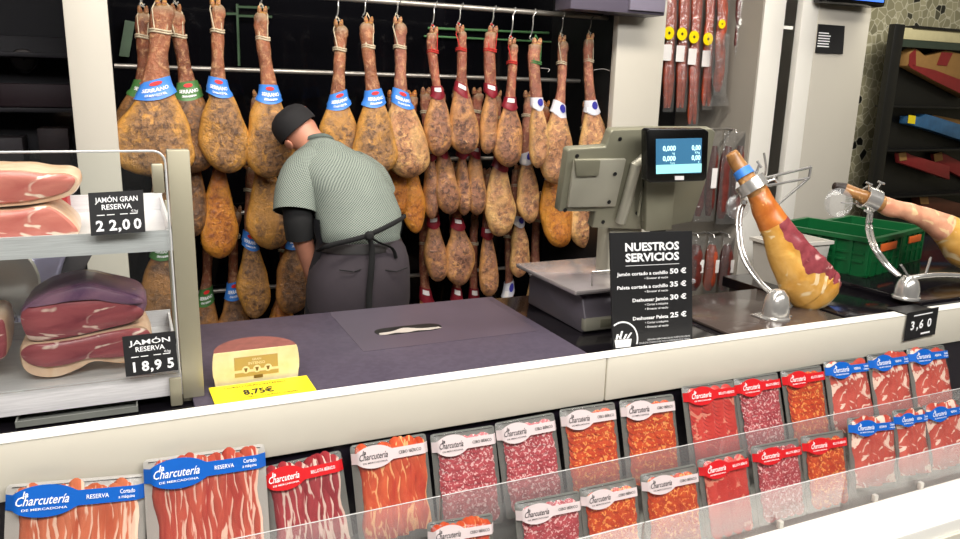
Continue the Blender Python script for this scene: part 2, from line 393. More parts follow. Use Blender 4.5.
struct(boxo('wall_cabinet_side', (x41 - .03, YP + .04, 0), (x41 - .004, 4.95, 3.3), M['pillar']))
struct(boxo('wall_bay_side_left', (xl0 + .02, YP + .06, 0), (xl1 - .005, 3.62, 3.3), M['black']))
struct(boxo('wall_bay_side_right', (xr0 + .012, YP + .06, 0), (xr0 + .03, 3.62, 3.3), M['black']))
struct(boxo('wall_niche_side', (x30 - .012, YP + .002, 0), (x30 - .001, 3.62, 3.3), M['grey_wall']))
struct(boxo('wall_niche_divider', (xr1 - .03, YP + .06, 0), (xr1 - .012, 3.62, 3.3), M['black']))
struct(boxo('wall_niche_back', (xr1, 3.60, 0), (x30, 3.63, 3.3), M['black']))
struct(boxo('wall_slot_back', (x31, 3.3, 0), (x40, 3.33, 3.3), M['darkglass']))
struct(boxo('trim_6', (x31, YP + .05, PX(796, 27, YP).z - .008), (x40, YP + .07, PX(796, 27, YP).z + .008), M['white']))
# dark glazed room beyond the left pillar; furnishings stand in for glass reflections
struct(boxo('wall_glazed_left', (-2.2, 3.06, 0), (xl0 + .02, 3.10, 3.3), M['pane']))
cab = thing('reflected_cabinet', 'dim cabinet with shelves modelled for a reflection in the glazing beyond the white pillar', 'cabinet', (-.6, 3.9, 0))
boxo('carcass', (-1.6, 4.15, 0), (-.16, 4.38, 1.78), flat('reflected_cabinet_dark', C(14, 12, 14), .6), cab, .005)
for z in (1.2, 1.45, 1.68): boxo('shelf', (-1.6, 3.85, z), (-.16, 4.15, z + .02), flat('reflected_shelf_dark', C(22, 19, 22), .6), cab, .003)  # shelves of the cabinet modelled for a glazing reflection
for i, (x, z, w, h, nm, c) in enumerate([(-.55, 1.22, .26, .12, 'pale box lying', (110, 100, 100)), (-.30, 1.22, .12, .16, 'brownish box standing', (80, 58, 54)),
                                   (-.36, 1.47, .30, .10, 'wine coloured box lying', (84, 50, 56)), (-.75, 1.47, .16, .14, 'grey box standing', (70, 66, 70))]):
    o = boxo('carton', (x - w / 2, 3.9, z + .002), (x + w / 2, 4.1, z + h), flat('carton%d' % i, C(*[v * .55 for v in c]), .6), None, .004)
    tag(o, nm + ' on a shelf of the cabinet modelled for a glazing reflection', 'box', 'boxes modelled for a glazing reflection')
ck = thing('reflected_clock', 'small round pale clock modelled for a reflection high in the glazing', 'clock', tuple(PX(24, 60, 4.1)))
p = PX(24, 60, 4.12)
MB().lathe(p, [(0, 0), (.045, 0), (.05, .012), (.04, .02), (0, .02)], 24, (0, -1, 0)).build('dial', flat('dial', C(96, 90, 84), .5), ck)  # dial of the clock modelled for a glazing reflection
MB().tube([p + Vector((0, -.025, 0)), p + Vector((.02, -.025, .025))], .004, 6).build('reflected_clock_hand', M['black'], ck)
MB().lathe(p + Vector((0, .0, 0)), [(.05, 0), (.058, .0), (.058, .025), (.05, .025), (.05, 0)], 24, (0, -1, 0), cap=False).build('rim', M['black'], ck)
boxo('bracket', tuple(p + Vector((-.02, .0, -.02))), (p.x + .02, 4.4, p.z + .02), M['black'], ck)

# green shapes stand in for reflections in the dark back glass of the bay
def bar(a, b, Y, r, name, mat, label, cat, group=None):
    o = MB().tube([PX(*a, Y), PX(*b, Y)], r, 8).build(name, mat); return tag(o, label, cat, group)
bar((428, 28), (549, 33), 3.60, .006, 'green_reflection_bar', M['green_reflection'], 'upper of two thin green reflection bars modelled on the dark back wall above small hams', 'rail')
bar((424, 36), (551, 42), 3.60, .005, 'green_reflection_bar', M['green_reflection'], 'lower of two thin green reflection bars modelled on the dark back wall above small hams', 'rail')
fr = thing('green_reflection_frame', 'thin green frame modelled for a dark wall reflection behind the second blue labelled ham', 'frame', tuple(PX(246, 40, 3.58)))
for a, b in [((237, 4), (239, 66)), ((237, 7), (269, 8)), ((238, 16), (272, 17)), ((226, 14), (237, 14))]:
    MB().tube([PX(*a, 3.585), PX(*b, 3.585)], .006, 6).build('bar', M['green_dim'], fr)
o = MB().prism([PX(125, 20, 3.55), PX(135, 22, 3.55), PX(129, 57, 3.55), PX(119, 56, 3.55)], (0, .06, 0)).build('green_reflection_card', M['green_dim'], smooth=False)
tag(o, 'narrow tilted green card modelled for a reflection behind the hams beside the pillar', 'card')
# ceiling fixture above the bay and dark monitor at the top of the white cabinet
fx = thing('ceiling_housing', 'purple-grey metal housing mounted overhead above the second white pillar', 'ceiling fixture', tuple(PX(600, 0, 2.9)))
a, b = PX(568, 9, 2.88), PX(662, 12, 2.88)
boxo('casing', (a.x, 2.86, a.z), (b.x, 2.99, a.z + .4), M['fixture'], fx, .004)
boxo('front_plate', (PX(628, 9, 2.86).x, 2.845, a.z + .012), (b.x - .01, 2.862, a.z + .3), flat('fixture_pale', C(120, 114, 130), .4), fx, .003)
MB().hexa([PX(560, 10, 2.95), PX(602, 16, 2.95), PX(602, 16, 2.95) + Vector((0, .04, 0)), PX(560, 10, 2.95) + Vector((0, .04, 0)), PX(572, 3, 2.95), PX(612, 6, 2.95), PX(612, 6, 2.95) + Vector((0, .04, 0)), PX(572, 3, 2.95) + Vector((0, .04, 0))]).build('bracket', M['black'], fx, False)
mo = thing('wall_monitor', 'dark monitor edge with blue glow fixed high on the white cabinet', 'monitor', tuple(PX(848, 0, 2.95)))
a, b = PX(822, 2, 2.93), PX(880, 6, 2.93)
boxo('casing', (a.x, 2.9, a.z), (b.x, 2.99, a.z + .35), M['bezel'], mo, .01)
boxo('screen', (a.x + .02, 2.895, a.z + .02), (b.x - .02, 2.899, a.z + .33), emis('monitor_blue', C(60, 110, 220), 1.0), mo)
sg = thing('notice_sign', 'small dark notice with white text lines on the white cabinet panel', 'sign', tuple(PX(830, 40, 2.99)))
q = [PX(x, y, YP - .002) for x, y in ((818, 24), (844, 26), (842, 54), (815, 53))]
MB().prism(q, (0, -.006, 0)).build('plate', M['sign_black'], sg, False)
mb = MB()
for i in range(6):
    z = q[0].z - .045 - i * .013; mb.box((q[0].x + .006, YP - .0095, z), (q[0].x + .006 + (.07, .085, .08, .083, .078, .082)[i], YP - .0085, z + .005))
mb.build('text_lines', M['ink_white'], sg, False)

# ================================================================== service counter
YF, YB, ZC = 1.553, 2.155, .95
ct = thing('service_counter', 'long service counter with glossy black top and cream front', 'counter', (1.4, 1.86, 0))
XA, XB = 1.48, 1.86
boxo('carcass', (-1.0, 1.60, 0), (XA, 2.12, .90), M['cream'], ct)
boxo('carcass', (XA + .001, 1.60, 0), (3.6, 1.92, .90), M['cream'], ct)
boxo('top', (-1.0, YF + .002, .90), (XA, YB, ZC - .012), M['blackgloss'], ct, .003)
boxo('top', (XA + .001, YF + .002, .90), (3.6, 1.95, ZC - .012), M['blackgloss'], ct, .003)
RP = [(2.0, 1.951), (3.6, 1.951), (3.6, 2.75), (2.76, 2.75), (2.2, 2.16), (2.0, 2.16)]
MB().prism([Vector((x, y, ZC - .012)) for x, y in RP], (0, 0, -.038)).build('rear_top', M['blackgloss'], ct, False, .002)
MB().prism([Vector((x, y, .899)) for x, y in [(2.02, 1.96), (3.58, 1.96), (3.58, 2.72), (2.79, 2.72), (2.22, 2.14), (2.02, 2.14)]], (0, 0, -.898)).build('rear_carcass', M['black'], ct, False)
# slate coloured lid with a hand slot
xa, xb = .085, 1.03
lid = thing('worktop_lid', 'matt slate-purple worktop board with an oval hand slot between the cheese and scale', 'worktop', (.55, 1.86, ZC - .012))
boxo('board', (xa, YF + .004, ZC - .0115), (xb, YB - .015, ZC), M['purple'], lid, .002)
c0, c1 = PZ(376, 332, ZC), PZ(440, 327, ZC); cm = (c0 + c1) / 2; hl = (c1.x - c0.x) / 2
def oval(hw, hh, z, n=32): return [Vector((cm.x + hw * math.copysign(abs(math.cos(t)) ** .35, math.cos(t)), cm.y + hh * math.sin(t), z)) for t in [2 * math.pi * i / n for i in range(n)]]
MB().loft([oval(hl + .006, .032, ZC + .0008), oval(hl + .006, .032, ZC + .0012)]).build('hand_slot', M['black'], lid)
gp = [Vector((cm.x - hl + 2 * hl * i / 20, cm.y - .024 - .003 * math.sin(i * .9), ZC + .0016)) for i in range(21)]
gq = [Vector((cm.x - hl + .004 + 2 * (hl - .004) * i / 20, cm.y - .008 + .022 * math.exp(-((i - 9) / 3.5) ** 2), ZC + .0016)) for i in range(21)]
MB().loft([gp, gq], closed=False).build('slot_reflection', flat('slot_reflection', C(176, 168, 160), .5), lid)  # pale curved plate painted for the light reflected inside the slot
boxo('inset_plate', (.50, 1.77, ZC + .0001), (1.0, YB - .02, ZC + .0007), flat('inset', C(74, 66, 78), .38, var=.1, scale=4), lid)
# glossy panels under the carving stands
def panel(x0, x1, y0, y1, z0, z1, mat, label):
    return tag(boxo('counter_inlay', (x0, y0, z0), (x1, y1, z1), mat, None, .003), label, 'counter panel')
panel(1.50, 1.95, YF + .004, 1.94, ZC - .0115, ZC - .002, M['brownstone'], 'glossy brown counter panel under the first ham stand')
panel(1.96, 2.27, YF + .004, 1.945, ZC - .0115, ZC + .001, M['blackgloss'], 'glossy black counter panel between the two ham stands')
panel(2.28, 3.4, YF + .004, 2.14, ZC - .0115, ZC + .018, M['blackgloss'], 'raised glossy black counter panel under the second ham stand')

# ================================================================== refrigerated display case below
YA = 1.513
ca = thing('display_case', 'white self-service chilled case with clear dividers along the counter front', 'display case', (1.2, 1.3, 0))
zf = PX(480, 420, YA).z - .006
xs = PX(606, 380, YA).x
for a, b in ((-1.0, xs - .0015), (xs + .0015, 2.60)):
    boxo('fascia', (a, YA, zf), (b, YF, ZC + .001), M['cream'], ca, .004)
boxo('fascia', (2.60, YA, zf + .02), (3.6, YF, ZC + .001), M['cream'], ca, .004)
boxo('ledge_cap', (-1.0, YA - .001, ZC + .0012), (3.6, YF + .002, ZC + .003), M['white'], ca)
boxo('back_plate', (-1.0, 1.530, .3), (3.6, 1.598, zf + .004), flat('case_back', C(30, 24, 34), .35), ca)
zl = .555
MB().hexa([(-1, 1.09, .3), (3.6, 1.09, .3), (3.6, 1.53, .3), (-1, 1.53, .3), (-1, 1.18, zl - .075), (3.6, 1.18, zl - .075), (3.6, 1.53, .60), (-1, 1.53, .60)]).build('deck', M['tray'], ca, False)
boxo('base', (-1, 1.06, 0), (3.6, 1.53, .30), M['black'], ca)
YG = 1.205
zg = PX(740, 498, YG).z
p_in = PX(785, 523, YG); zle = p_in.z
boxo('front_ledge', (-1, 1.055, .30), (3.6, YG - .01, zle), M['white'], ca, .006)
boxo('front_skirt', (-1, 1.045, .10), (3.6, 1.056, zle - .035), M['cream'], ca, .003)
xj = PX(644, 525, YG).x
pw = .62
xx = xj - 2 * pw
while xx < 3.4:
    g = boxo('front_glass', (xx + .002, YG - .003, zle - .02), (xx + pw - .002, YG + .003, zg), M['acrylic'], ca, .0015)
    boxo('edge', (xx + .002, YG - .003, zg), (xx + pw - .002, YG - .0005, zg + .0008), M['edge'], g)
    xx += pw
YD = 1.375
zd = PX(700, 442, YD).z
xx = xj - 2 * pw - .1
while xx < 3.4:
    g = boxo('divider', (xx + .002, YD - .003, zd - .22), (xx + pw * 1.5 - .002, YD + .003, zd), M['acrylic'], ca, .0015)
    boxo('edge', (xx + .002, YD - .003, zd), (xx + pw * 1.5 - .002, YD - .0005, zd + .0007), M['edge'], g)
    xx += pw * 1.5
for px, py in ((782, 516), (875, 503), (921, 488)):
    q = PX(px, py, YG - .012); boxo('clip', (q.x - .006, YG - .016, zle - .002), (q.x + .006, YG - .0035, zle + .018), M['tray_white'], ca, .002)

# ------------------------------------------------------------------ packs
KINDS = {  # label colour, ink, right-hand text, meat material, slice style
    'reserve_orange': ('blue_lab', 'ink_white', 'RESERVA', 'jamon_orange', 'strips', 'sliced orange-pink ham'),
    'reserve': ('blue_lab', 'ink_white', 'RESERVA', 'jamon', 'strips', 'finely folded pink ham'),
    'reserve_marbled': ('blue_lab', 'ink_white', 'RESERVA', 'jamon_marbled', 'sheets', 'marbled sliced ham'),
    'red_dark': ('red_lab', 'ink_white', 'BELLOTA IBÉRICO', 'jamon_dark', 'strips', 'dark folded acorn ham with white fat'),
    'white_lomo': ('grey_lab', 'ink_black', 'CEBO IBÉRICO', 'lomo', 'strips', 'orange sliced loin'),
    'white_salami': ('grey_lab', 'ink_black', 'CEBO IBÉRICO', 'salami', 'discs', 'pink speckled salami slices'),
    'white_chorizo': ('grey_lab', 'ink_black', 'CEBO IBÉRICO', 'chorizo', 'discs', 'orange chorizo slices'),
    'red_loin': ('red_lab', 'ink_white', 'BELLOTA IBÉRICO', 'red_slices', 'columns', 'red loin slices in columns'),
    'red_salami': ('red_lab', 'ink_white', 'BELLOTA IBÉRICO', 'salami', 'discs', 'dark pink salami slices'),
    'red_chorizo': ('red_lab', 'ink_white', 'BELLOTA IBÉRICO', 'chorizo', 'discs', 'orange-red chorizo slices')}
def slices(w, h, style, r):
    mb = MB()
    if style == 'discs':
        rad = .021; nx = max(4, round(w * .86 / .030)); ny = int(h * .84 / .019)
        for j in range(ny, -1, -1):
            for i in range(nx):
                cx = -w * .43 + rad + (w * .86 - 2 * rad) * i / (nx - 1) + r.uniform(-.002, .002); cz = h * .06 + rad * .8 + (h * .90 - 2 * rad) * j / ny + r.uniform(-.002, .002)
                d = -.004 - .0015 * (ny - j) / ny; rr = rad * r.uniform(.94, 1.06); tl = .16; tx = r.uniform(-.06, .06)
                ring = lambda k, dd: [Vector((cx + rr * k * math.cos(t), d - dd + rr * k * (math.sin(t) * tl + math.cos(t) * tx), cz + rr * k * math.sin(t))) for t in [2 * math.pi * q / 14 for q in range(14)]]
                mb.loft([ring(1, 0), ring(1, .0012), ring(.93, .0016)], False, True)
    elif style == 'columns':
        nx = 4; ny = 16
        for i in range(nx):
            cx = -w * .42 + w * .84 * (i + .5) / nx
            for j in range(ny, -1, -1):
                cz = h * .10 + h * .78 * j / ny; rx = w * .84 / nx * .54; rz = rx * .95; dz = r.uniform(-.001, .001)
                ring = lambda k, dd: [Vector((cx + dz + rx * k * math.cos(t), -.0045 - dd - .007 * (ny - j) / ny * .2 + rz * k * math.sin(t) * .22, cz + rz * k * math.sin(t))) for t in [2 * math.pi * q / 16 for q in range(16)]]
                mb.loft([ring(1, 0), ring(1, .0014), ring(.92, .0020)], False, True)
    else:
        nx = (17 if w > .2 else 11) if style == 'strips' else 7
        for i in range(nx):
            f = i / (nx - 1); x0 = -w * .42 + w * ((.74 if w > .2 else .70) if style == 'strips' else .62) * f; ww = w * ((.11 if w > .2 else .15) if style == 'strips' else .24); z0 = h * .06 + r.uniform(0, .01); z1 = h * (.945 if style == 'strips' else .93) + r.uniform(-.008, .01)
            ph = r.uniform(0, 6); grid = []
            for jz in range(13):
                fz = jz / 12; row = []
                for jx in range(6):
                    fx = jx / 5
                    zz = z0 + (z1 - z0) * fz
                    if jz == 12: zz += .010 * math.sin(math.pi * fx)
                    wob = .004 * math.sin(fz * 7 + ph) + .002 * math.sin(fz * 17 + ph * 2)
                    y = -.004 - .006 * math.sin(math.pi * fx * .8) - .0012 * math.sin(fz * 12 + ph) - .0004 * i + .004 * (1 - fx)
                    row.append(Vector((x0 + ww * fx + wob, y, zz)))
                grid.append(row)
            mb.loft(grid, closed=False, uv=lambda i_, j_: (j_ / 5, i_ / 12))
    return mb
def rrect(w, h, c, y, z0=0):
    pts = []
    for sx, sz, a0 in ((1, 0, -90), (1, 1, 0), (-1, 1, 90), (-1, 0, 180)):
        for k in range(4):
            a = R(a0 + 30 * k); pts.append(Vector((sx * (w / 2 - c) + c * math.cos(a), y, z0 + (c if not sz else h - c) + c * math.sin(a))))
    return pts
warm(('la', .02, .2), ('Charcutería', .012, .3), ('DE MERCADONA', .01, 0))
for s in ('RESERVA', 'Cortado', 'a máquina', 'BELLOTA IBÉRICO', 'CEBO IBÉRICO', '22,00', '2', '0', ',', '1', '8', '9', '5', '3', '6'): text_geo(s, .01)
def pack(kind, label, x0, x1, ytop, ztop, h, lean, seed, group, yaw=0, roll=0, white_tray=False, lf=.87):
    r = random.Random(seed); w = (x1 - x0) * .985; lab, ink, txt, meat, style, _ = KINDS[kind]
    base = Vector(((x0 + x1) / 2, ytop - math.sin(lean) * h, ztop - math.cos(lean) * h))
    o = thing('charcuterie_pack', label, 'meat pack', base, group, (-lean, roll, yaw))
    mb = MB(); mb.loft([rrect(w, h, .008, .002), rrect(w, h, .008, 0)]); mb.build('tray', M['tray_white' if white_tray else 'tray'], o)
    slices(w, h, style, r).build('sliced_meat', M[meat], o)
    # film: a skin over the meat
    g = []
    for j in range(9):
        fz = j / 8; row = []
        for i in range(13):
            fx = i / 12; e = min(1, 9 * min(fx, 1 - fx)) * min(1, 9 * min(fz, 1 - fz))
            row.append(Vector(((fx - .5) * w, -.0006 - .0185 * e, .002 + fz * (h - .004))))
        g.append(row)
    MB().loft(g, closed=False).build('film', M['film'], o)
    # printed band with oval badge
    Y = -.0205; bh = h * .052; zc = h * lf; ec = -w * .23; ea = w * .25; eb = min(ea * .60, bh * 2.1)
    top = []; bot = []
    for i in range(41):
        x = -w / 2 + w * i / 40; d = 1 - ((x - ec) / ea) ** 2; e = eb * math.sqrt(d) if d > 0 else 0
        y = Y if abs(x) < w * .42 else Y + .019 * ((abs(x) - w * .42) / (w * .08))
        top.append(Vector((x, y, zc + max(bh, e)))); bot.append(Vector((x, y, zc - max(bh, e))))
    lb = MB().loft([bot, top], closed=False).build('label', M[lab], o)
    t = MB(); fn = lambda a, b: Vector((a, Y - .0008, b))
    put_text(t, 'la', eb * .5, fn, ec - ea * .60, zc + eb * .32, bold=.02, shear=.2)
    put_text(t, 'Charcutería', eb * .8, fn, ec - ea * .78, zc - eb * .2, bold=.008, shear=.35, width=ea * 1.45)
    put_text(t, 'DE MERCADONA', eb * .2, fn, ec - ea * .62, zc - eb * .55, bold=.01, width=ea * 1.25)
    t.build('lettering', M[ink], lb, False); t = MB()
    if lab == 'blue_lab':
        put_text(t, txt, bh * .8, fn, w * .06, zc - bh * .25, bold=.01, width=w * .16)
        put_text(t, 'Cortado', bh * .8, fn, w * .30, zc + bh * .1, bold=.01, width=w * .11)
        put_text(t, 'a máquina', bh * .6, fn, w * .29, zc - bh * .55, bold=.01, width=w * .12)
    else: put_text(t, txt, bh * .8, fn, w * .08, zc - bh * .25, bold=.01, width=w * .30)
    t.build('lettering', M[ink], lb, False)
    # perforated seam across the top
    boxo('seal_seam', (-w * .46, -.0015, h * .975), (w * .46, -.0005, h * .98), M['black'], o)
    return o
ROW1 = [  # x of the top corners in the photo, top y there, kind, label
    (-12, 134, 487, 475, 'reserve_orange', 'blue-labelled pack of orange-pink sliced ham below the steel shelves, first in the upper row'),
    (138, 262, 461, 444, 'reserve', 'wide blue-labelled pack of finely folded pink ham below the cheese, second in the upper row'),
    (264, 346, 467, 449, 'red_dark', 'red-labelled pack of dark folded ham with white fat strips, alone beside the blue packs'),
    (349, 426, 446, 433, 'white_lomo', 'white-labelled pack of orange sliced loin with scalloped top edge'),
    (428, 493, 435, 425, 'white_salami', 'white-labelled pack of pink salami between the sliced loin and another salami, upper row'),
    (495, 555, 423, 412, 'white_salami', 'white-labelled pack of pink salami beside the chorizo packs, upper row'),
    (557, 613, 410, 402, 'white_chorizo', 'white-labelled pack of orange chorizo slices next to the salami, upper row'),
    (616, 671, 401, 394, 'white_chorizo', 'white-labelled pack of orange chorizo slices before the dark gap, upper row'),
    (679, 732, 387, 380, 'red_loin', 'red-labelled pack of red loin slices in columns after the dark gap, upper row'),
    (732, 777, 379, 372, 'red_salami', 'red-labelled pack of dark pink salami slices, upper row'),
    (779, 820, 371, 365, 'red_chorizo', 'red-labelled pack of orange chorizo slices, upper row'),
    (821, 863, 362, 357, 'reserve_marbled', 'blue-labelled pack of marbled ham, first of three at the far end of the upper row'),
    (865, 903, 355, 350, 'reserve_marbled', 'blue-labelled pack of marbled ham, middle of three at the far end of the upper row'),
    (904, 942, 349, 345, 'reserve_marbled', 'blue-labelled pack of marbled ham under the small price tag, last in the upper row')]
Y1 = 1.503
for i, (a, b, ya, yb, kind, lab) in enumerate(ROW1):
    pa, pb = PX(a, ya, Y1), PX(b, yb, Y1); big = i < 2
    pack(kind, lab, pa.x, pb.x, Y1, (pa.z + pb.z) / 2, .27 if big else .225, R(17 if big else 20), 10 + i, 'charcuterie packs in the upper row',
         yaw=0, roll=math.atan2(pa.z - pb.z, pb.x - pa.x) , white_tray=big, lf=.885 if big else .87)
ROW2 = [
    (420, 487, 524, 514, 'white_lomo', 'white-labelled pack of orange sliced loin, first in the lower row, standing apart'),
    (511, 577, 503, 491, 'white_salami', 'white-labelled pack of pink salami in the lower row'),
    (578, 635, 489, 477, 'white_chorizo', 'white-labelled pack of orange chorizo slices beside the salami, lower row'),
    (638, 695, 475, 464, 'white_chorizo', 'white-labelled pack of orange chorizo slices beside a red-labelled pack, lower row'),
    (697, 746, 460, 449, 'red_loin', 'red-labelled pack of red loin slices in columns, lower row'),
    (749, 797, 447, 438, 'red_salami', 'red-labelled pack of dark pink salami slices, lower row'),
    (798, 841, 437, 430, 'red_chorizo', 'red-labelled pack of orange chorizo slices, lower row'),
    (842, 887, 419, 415, 'reserve_marbled', 'blue-labelled pack of marbled ham, first of three at the far end of the lower row'),
    (889, 920, 411, 407, 'reserve_marbled', 'blue-labelled pack of marbled ham, middle of three at the far end of the lower row'),
    (921, 958, 406, 399, 'reserve_marbled', 'blue-labelled pack of marbled ham, last in the lower row')]
Y2 = 1.335
for i, (a, b, ya, yb, kind, lab) in enumerate(ROW2):
    pa, pb = PX(a, ya, Y2), PX(b, yb, Y2)
    pack(kind, lab, pa.x, pb.x, Y2, (pa.z + pb.z) / 2, .20, R(18), 50 + i, 'charcuterie packs in the lower row',
         roll=math.atan2(pa.z - pb.z, pb.x - pa.x), lf=.86)
# ================================================================== steel shelf unit on the counter
YS = 1.62
xp0, xp1 = .067, .109
zu0, zu1 = .5 * (PX(0, 261, YS).z + PX(170, 250, YS).z), .5 * (PX(0, 238, YS).z + PX(170, 230, YS).z)
zb0, zb1 = PX(90, 406, YS).z, PX(90, 382, YS).z
un = thing('shelf_unit', 'stainless steel two-tier display shelf unit with corner post and front glass on the counter', 'shelf unit', (-.3, 1.8, ZC))
boxo('post', (xp0, YS - .004, ZC), (xp1, YS + .028, PX(175, 150, YS).z), M['steel_post'], un, .002)
boxo('rear_post', (xp0 + .005, 2.03, ZC), (xp1 - .015, 2.05, zu1), M['steel_post'], un, .002)
for n, a, b in (('upper_shelf', zu0, zu1), ('lower_shelf', zb0, zb1)):
    mb = MB(); x0 = -1.0
    mb.box((x0, YS, a), (xp0, YS + .006, b)); mb.box((x0, YS + .006, b - .028), (xp0, 2.03, b - .022)); mb.box((x0, 2.03, a), (xp0, 2.036, b + .02)); mb.box((xp0 - .006, YS + .006, a), (xp0 - .0005, 2.03, b + .012))
    mb.build(n, M['steel'], un, False)
zgt = PX(60, 152, YS - .012).z
pts = [(-1.0, zb1 + .0), (xp0 - .004, zb1 + .0), (xp0 - .004, zgt - .022)] + [(xp0 - .026 + .022 * math.cos(R(a)), zgt - .022 + .022 * math.sin(R(a))) for a in (15, 30, 45, 60, 75, 90)] + [(-1.0, zgt)]
gl = MB().prism([Vector((x, YS - .010, z)) for x, z in pts], (0, .006, 0)).build('front_glass', M['glass'], un, False)
MB().tube([Vector((x, YS - .007, z)) for x, z in pts[1:]], .0022, 6).build('glass_edge', M['edge'], gl)
for a, b, c, d in ((151, 164, 165, 193), (169, 379, 183, 405)):
    q0, q1 = PX(a, b, YS - .014), PX(c, d, YS - .014); boxo('clamp', (q0.x, YS - .016, min(q0.z, q1.z)), (q1.x, YS - .0035, max(q0.z, q1.z)), M['steel_post'], un, .003)
# price cards
def card_frame(q, nrm_off=.0012):
    """q: TL, TR, BL of the card; returns fn(u, v) with v up from the bottom, u from the left, unit metres"""
    TL, TR, BL = q; ex = (TR - TL).normalized(); ez = (TL - BL).normalized(); n = ex.cross(ez).normalized()
    if n.y > 0: n = -n
    return (lambda u, v: BL + ex * u + ez * v + n * nrm_off), (TR - TL).length, (TL - BL).length, n
def price_card(name, label, TL, TR, BL, lines, digits, wd):
    fn, w, h, n = card_frame((TL, TR, BL), 0)
    o = thing(name, label, 'price sign', BL)
    MB().prism([fn(0, 0), fn(w, 0), fn(w, h), fn(0, h)], -n * .004).build('plate', M['sign_black'], o, False)
    fn, w, h, n = card_frame((TL, TR, BL))
    t = MB()
    for k, s in enumerate(lines): put_text(t, s, h * .17, fn, w / 2, h * (.76 - .17 * k), 'C', bold=.015, width=w * (.78, .55)[k])
    for s, u in digits: put_text(t, s, h * .34, fn, w * u, h * .10, 'C', bold=.03)
    for u in (.2, .38, .62, .8): t.add([fn(w * (u - .07), h * .455), fn(w * (u + .07), h * .455), fn(w * (u + .07), h * .475), fn(w * (u - .07), h * .475)], [(0, 1, 2, 3)])
    put_text(t, '€/kg', h * .08, fn, w * .82, h * .50, 'C')
    t.build('lettering', M['ink_white'], o, False)
    return o
YC = YS - .026
price_card('price_sign', 'black price card reading JAMÓN GRAN RESERVA 22,00 on the upper steel shelf', PX(88, 193, YC + .01), PX(143, 190, YC + .01), PX(91, 236, YC), ['JAMÓN GRAN', 'RESERVA'], [('2', .17), ('2', .41), (',', .53), ('0', .65), ('0', .86)], 0)
price_card('price_sign', 'black price card reading JAMÓN RESERVA 18,95 on the lower steel shelf', PX(122, 337, YC + .01), PX(175, 331, YC + .01), PX(126, 377, YC), ['JAMÓN', 'RESERVA'], [('1', .17), ('8', .38), (',', .50), ('9', .62), ('5', .86)], 0)
# little black price tag clipped over the fascia
q = [PX(908, 313, YA - .006), PX(939, 307, YA - .006), PX(904, 341, YA - .010)]
fn, w, h, n = card_frame(q, 0)
tg = thing('price_tag', 'small black price tag reading 3,60 hung over the cream counter fascia', 'price tag', q[2])
MB().prism([fn(0, 0), fn(w, 0), fn(w, h), fn(0, h)], -n * .002).build('plate', M['sign_black'], tg, False)
boxo('clip', (q[0].x, YA - .004, ZC + .004), (q[1].x, YF + .03, ZC + .007), M['black'], tg)
fn, w, h, n = card_frame(q); t = MB()
for s, u in (('3', .2), (',', .36), ('6', .48), ('0', .74)): put_text(t, s, h * .42, fn, w * u, h * .36, 'C', bold=.03)
t.add([fn(w * .2, h * .83), fn(w * .8, h * .83), fn(w * .8, h * .87), fn(w * .2, h * .87)], [(0, 1, 2, 3)])
t.add([fn(w * .5, h * .12), fn(w * .8, h * .12), fn(w * .8, h * .18), fn(w * .5, h * .18)], [(0, 1, 2, 3)])
t.build('lettering', M['ink_white'], tg, False)

# cut hams on the shelves
def smooth_poly(pts, n=4):
    out = []
    k = len(pts)
    for i in range(k):
        p0, p1, p2, p3 = pts[i - 1], pts[i], pts[(i + 1) % k], pts[(i + 2) % k]
        for j in range(n):
            t = j / n
            out.append(.5 * ((2 * p1) + (p2 - p0) * t + (2 * p0 - 5 * p1 + 4 * p2 - p3) * t * t + (3 * p1 - p0 - 3 * p2 + p3) * t ** 3))
    return out
def cut_ham(label, px, Y, depth, meat, rind, cut=None, skin=None, group=None):
    pts = smooth_poly([PX(x, y, Y) for x, y in px], 4); c = sum(pts, Vector()) / len(pts)
    o = thing('cut_ham', label, 'ham', (c.x, Y, min(p.z for p in pts)), group)
    sc = lambda k, dy, f=1: [Vector((c.x + (p.x - c.x) * k, Y + dy + (0 if f else 0), c.z + (p.z - c.z) * k)) for p in pts]
    nz = lambda ring, a: [p + Vector((0, 0, 1)) * (noise.noise(p * 14) * a) for p in ring]
    MB().loft([sc(.97, .004), sc(1, .012), nz(sc(1.0, depth * .5), .006), nz(sc(.95, depth * .85), .006), sc(.7, depth)], True, True).build('rind', rind, o)
    cp = sc(.985, .003) if cut is None else smooth_poly([PX(x, y, Y + .003) for x, y in cut], 4)
    cc = sum(cp, Vector()) / len(cp)
    rings = [cp] + [[cc + (p - cc) * k + Vector((0, -dy, 0)) for p in cp] for k, dy in ((.93, .006), (.7, .009), (.4, .010), (.1, .010))]
    MB().loft(rings, True, True).build('cut_face', meat, o)
    if skin:
        sp = smooth_poly([PX(x, y, Y + .004) for x, y in skin], 4); k2 = sum(sp, Vector()) / len(sp)
        MB().loft([sp] + [[k2 + (p - k2) * k + Vector((0, -dy, 0)) for p in sp] for k, dy in ((.9, .008), (.6, .011), (.1, .011))], True, True).build('skin', M['purple_rind'], o)
    return o
g = 'cut hams on the steel shelves'
cut_ham('upper of two pale pink cut ham halves stacked on the upper steel shelf', [(-60, 173), (-20, 170), (20, 170), (45, 173), (66, 173), (78, 178), (79, 187), (70, 196), (45, 203), (10, 207), (-60, 209)], 1.70, .2, M['cut_meat2'], M['rind'],
        [(-58, 174), (-20, 171), (20, 171), (45, 174), (65, 174), (75, 179), (72, 187), (64, 193), (40, 199), (10, 203), (-58, 205)], None, g)
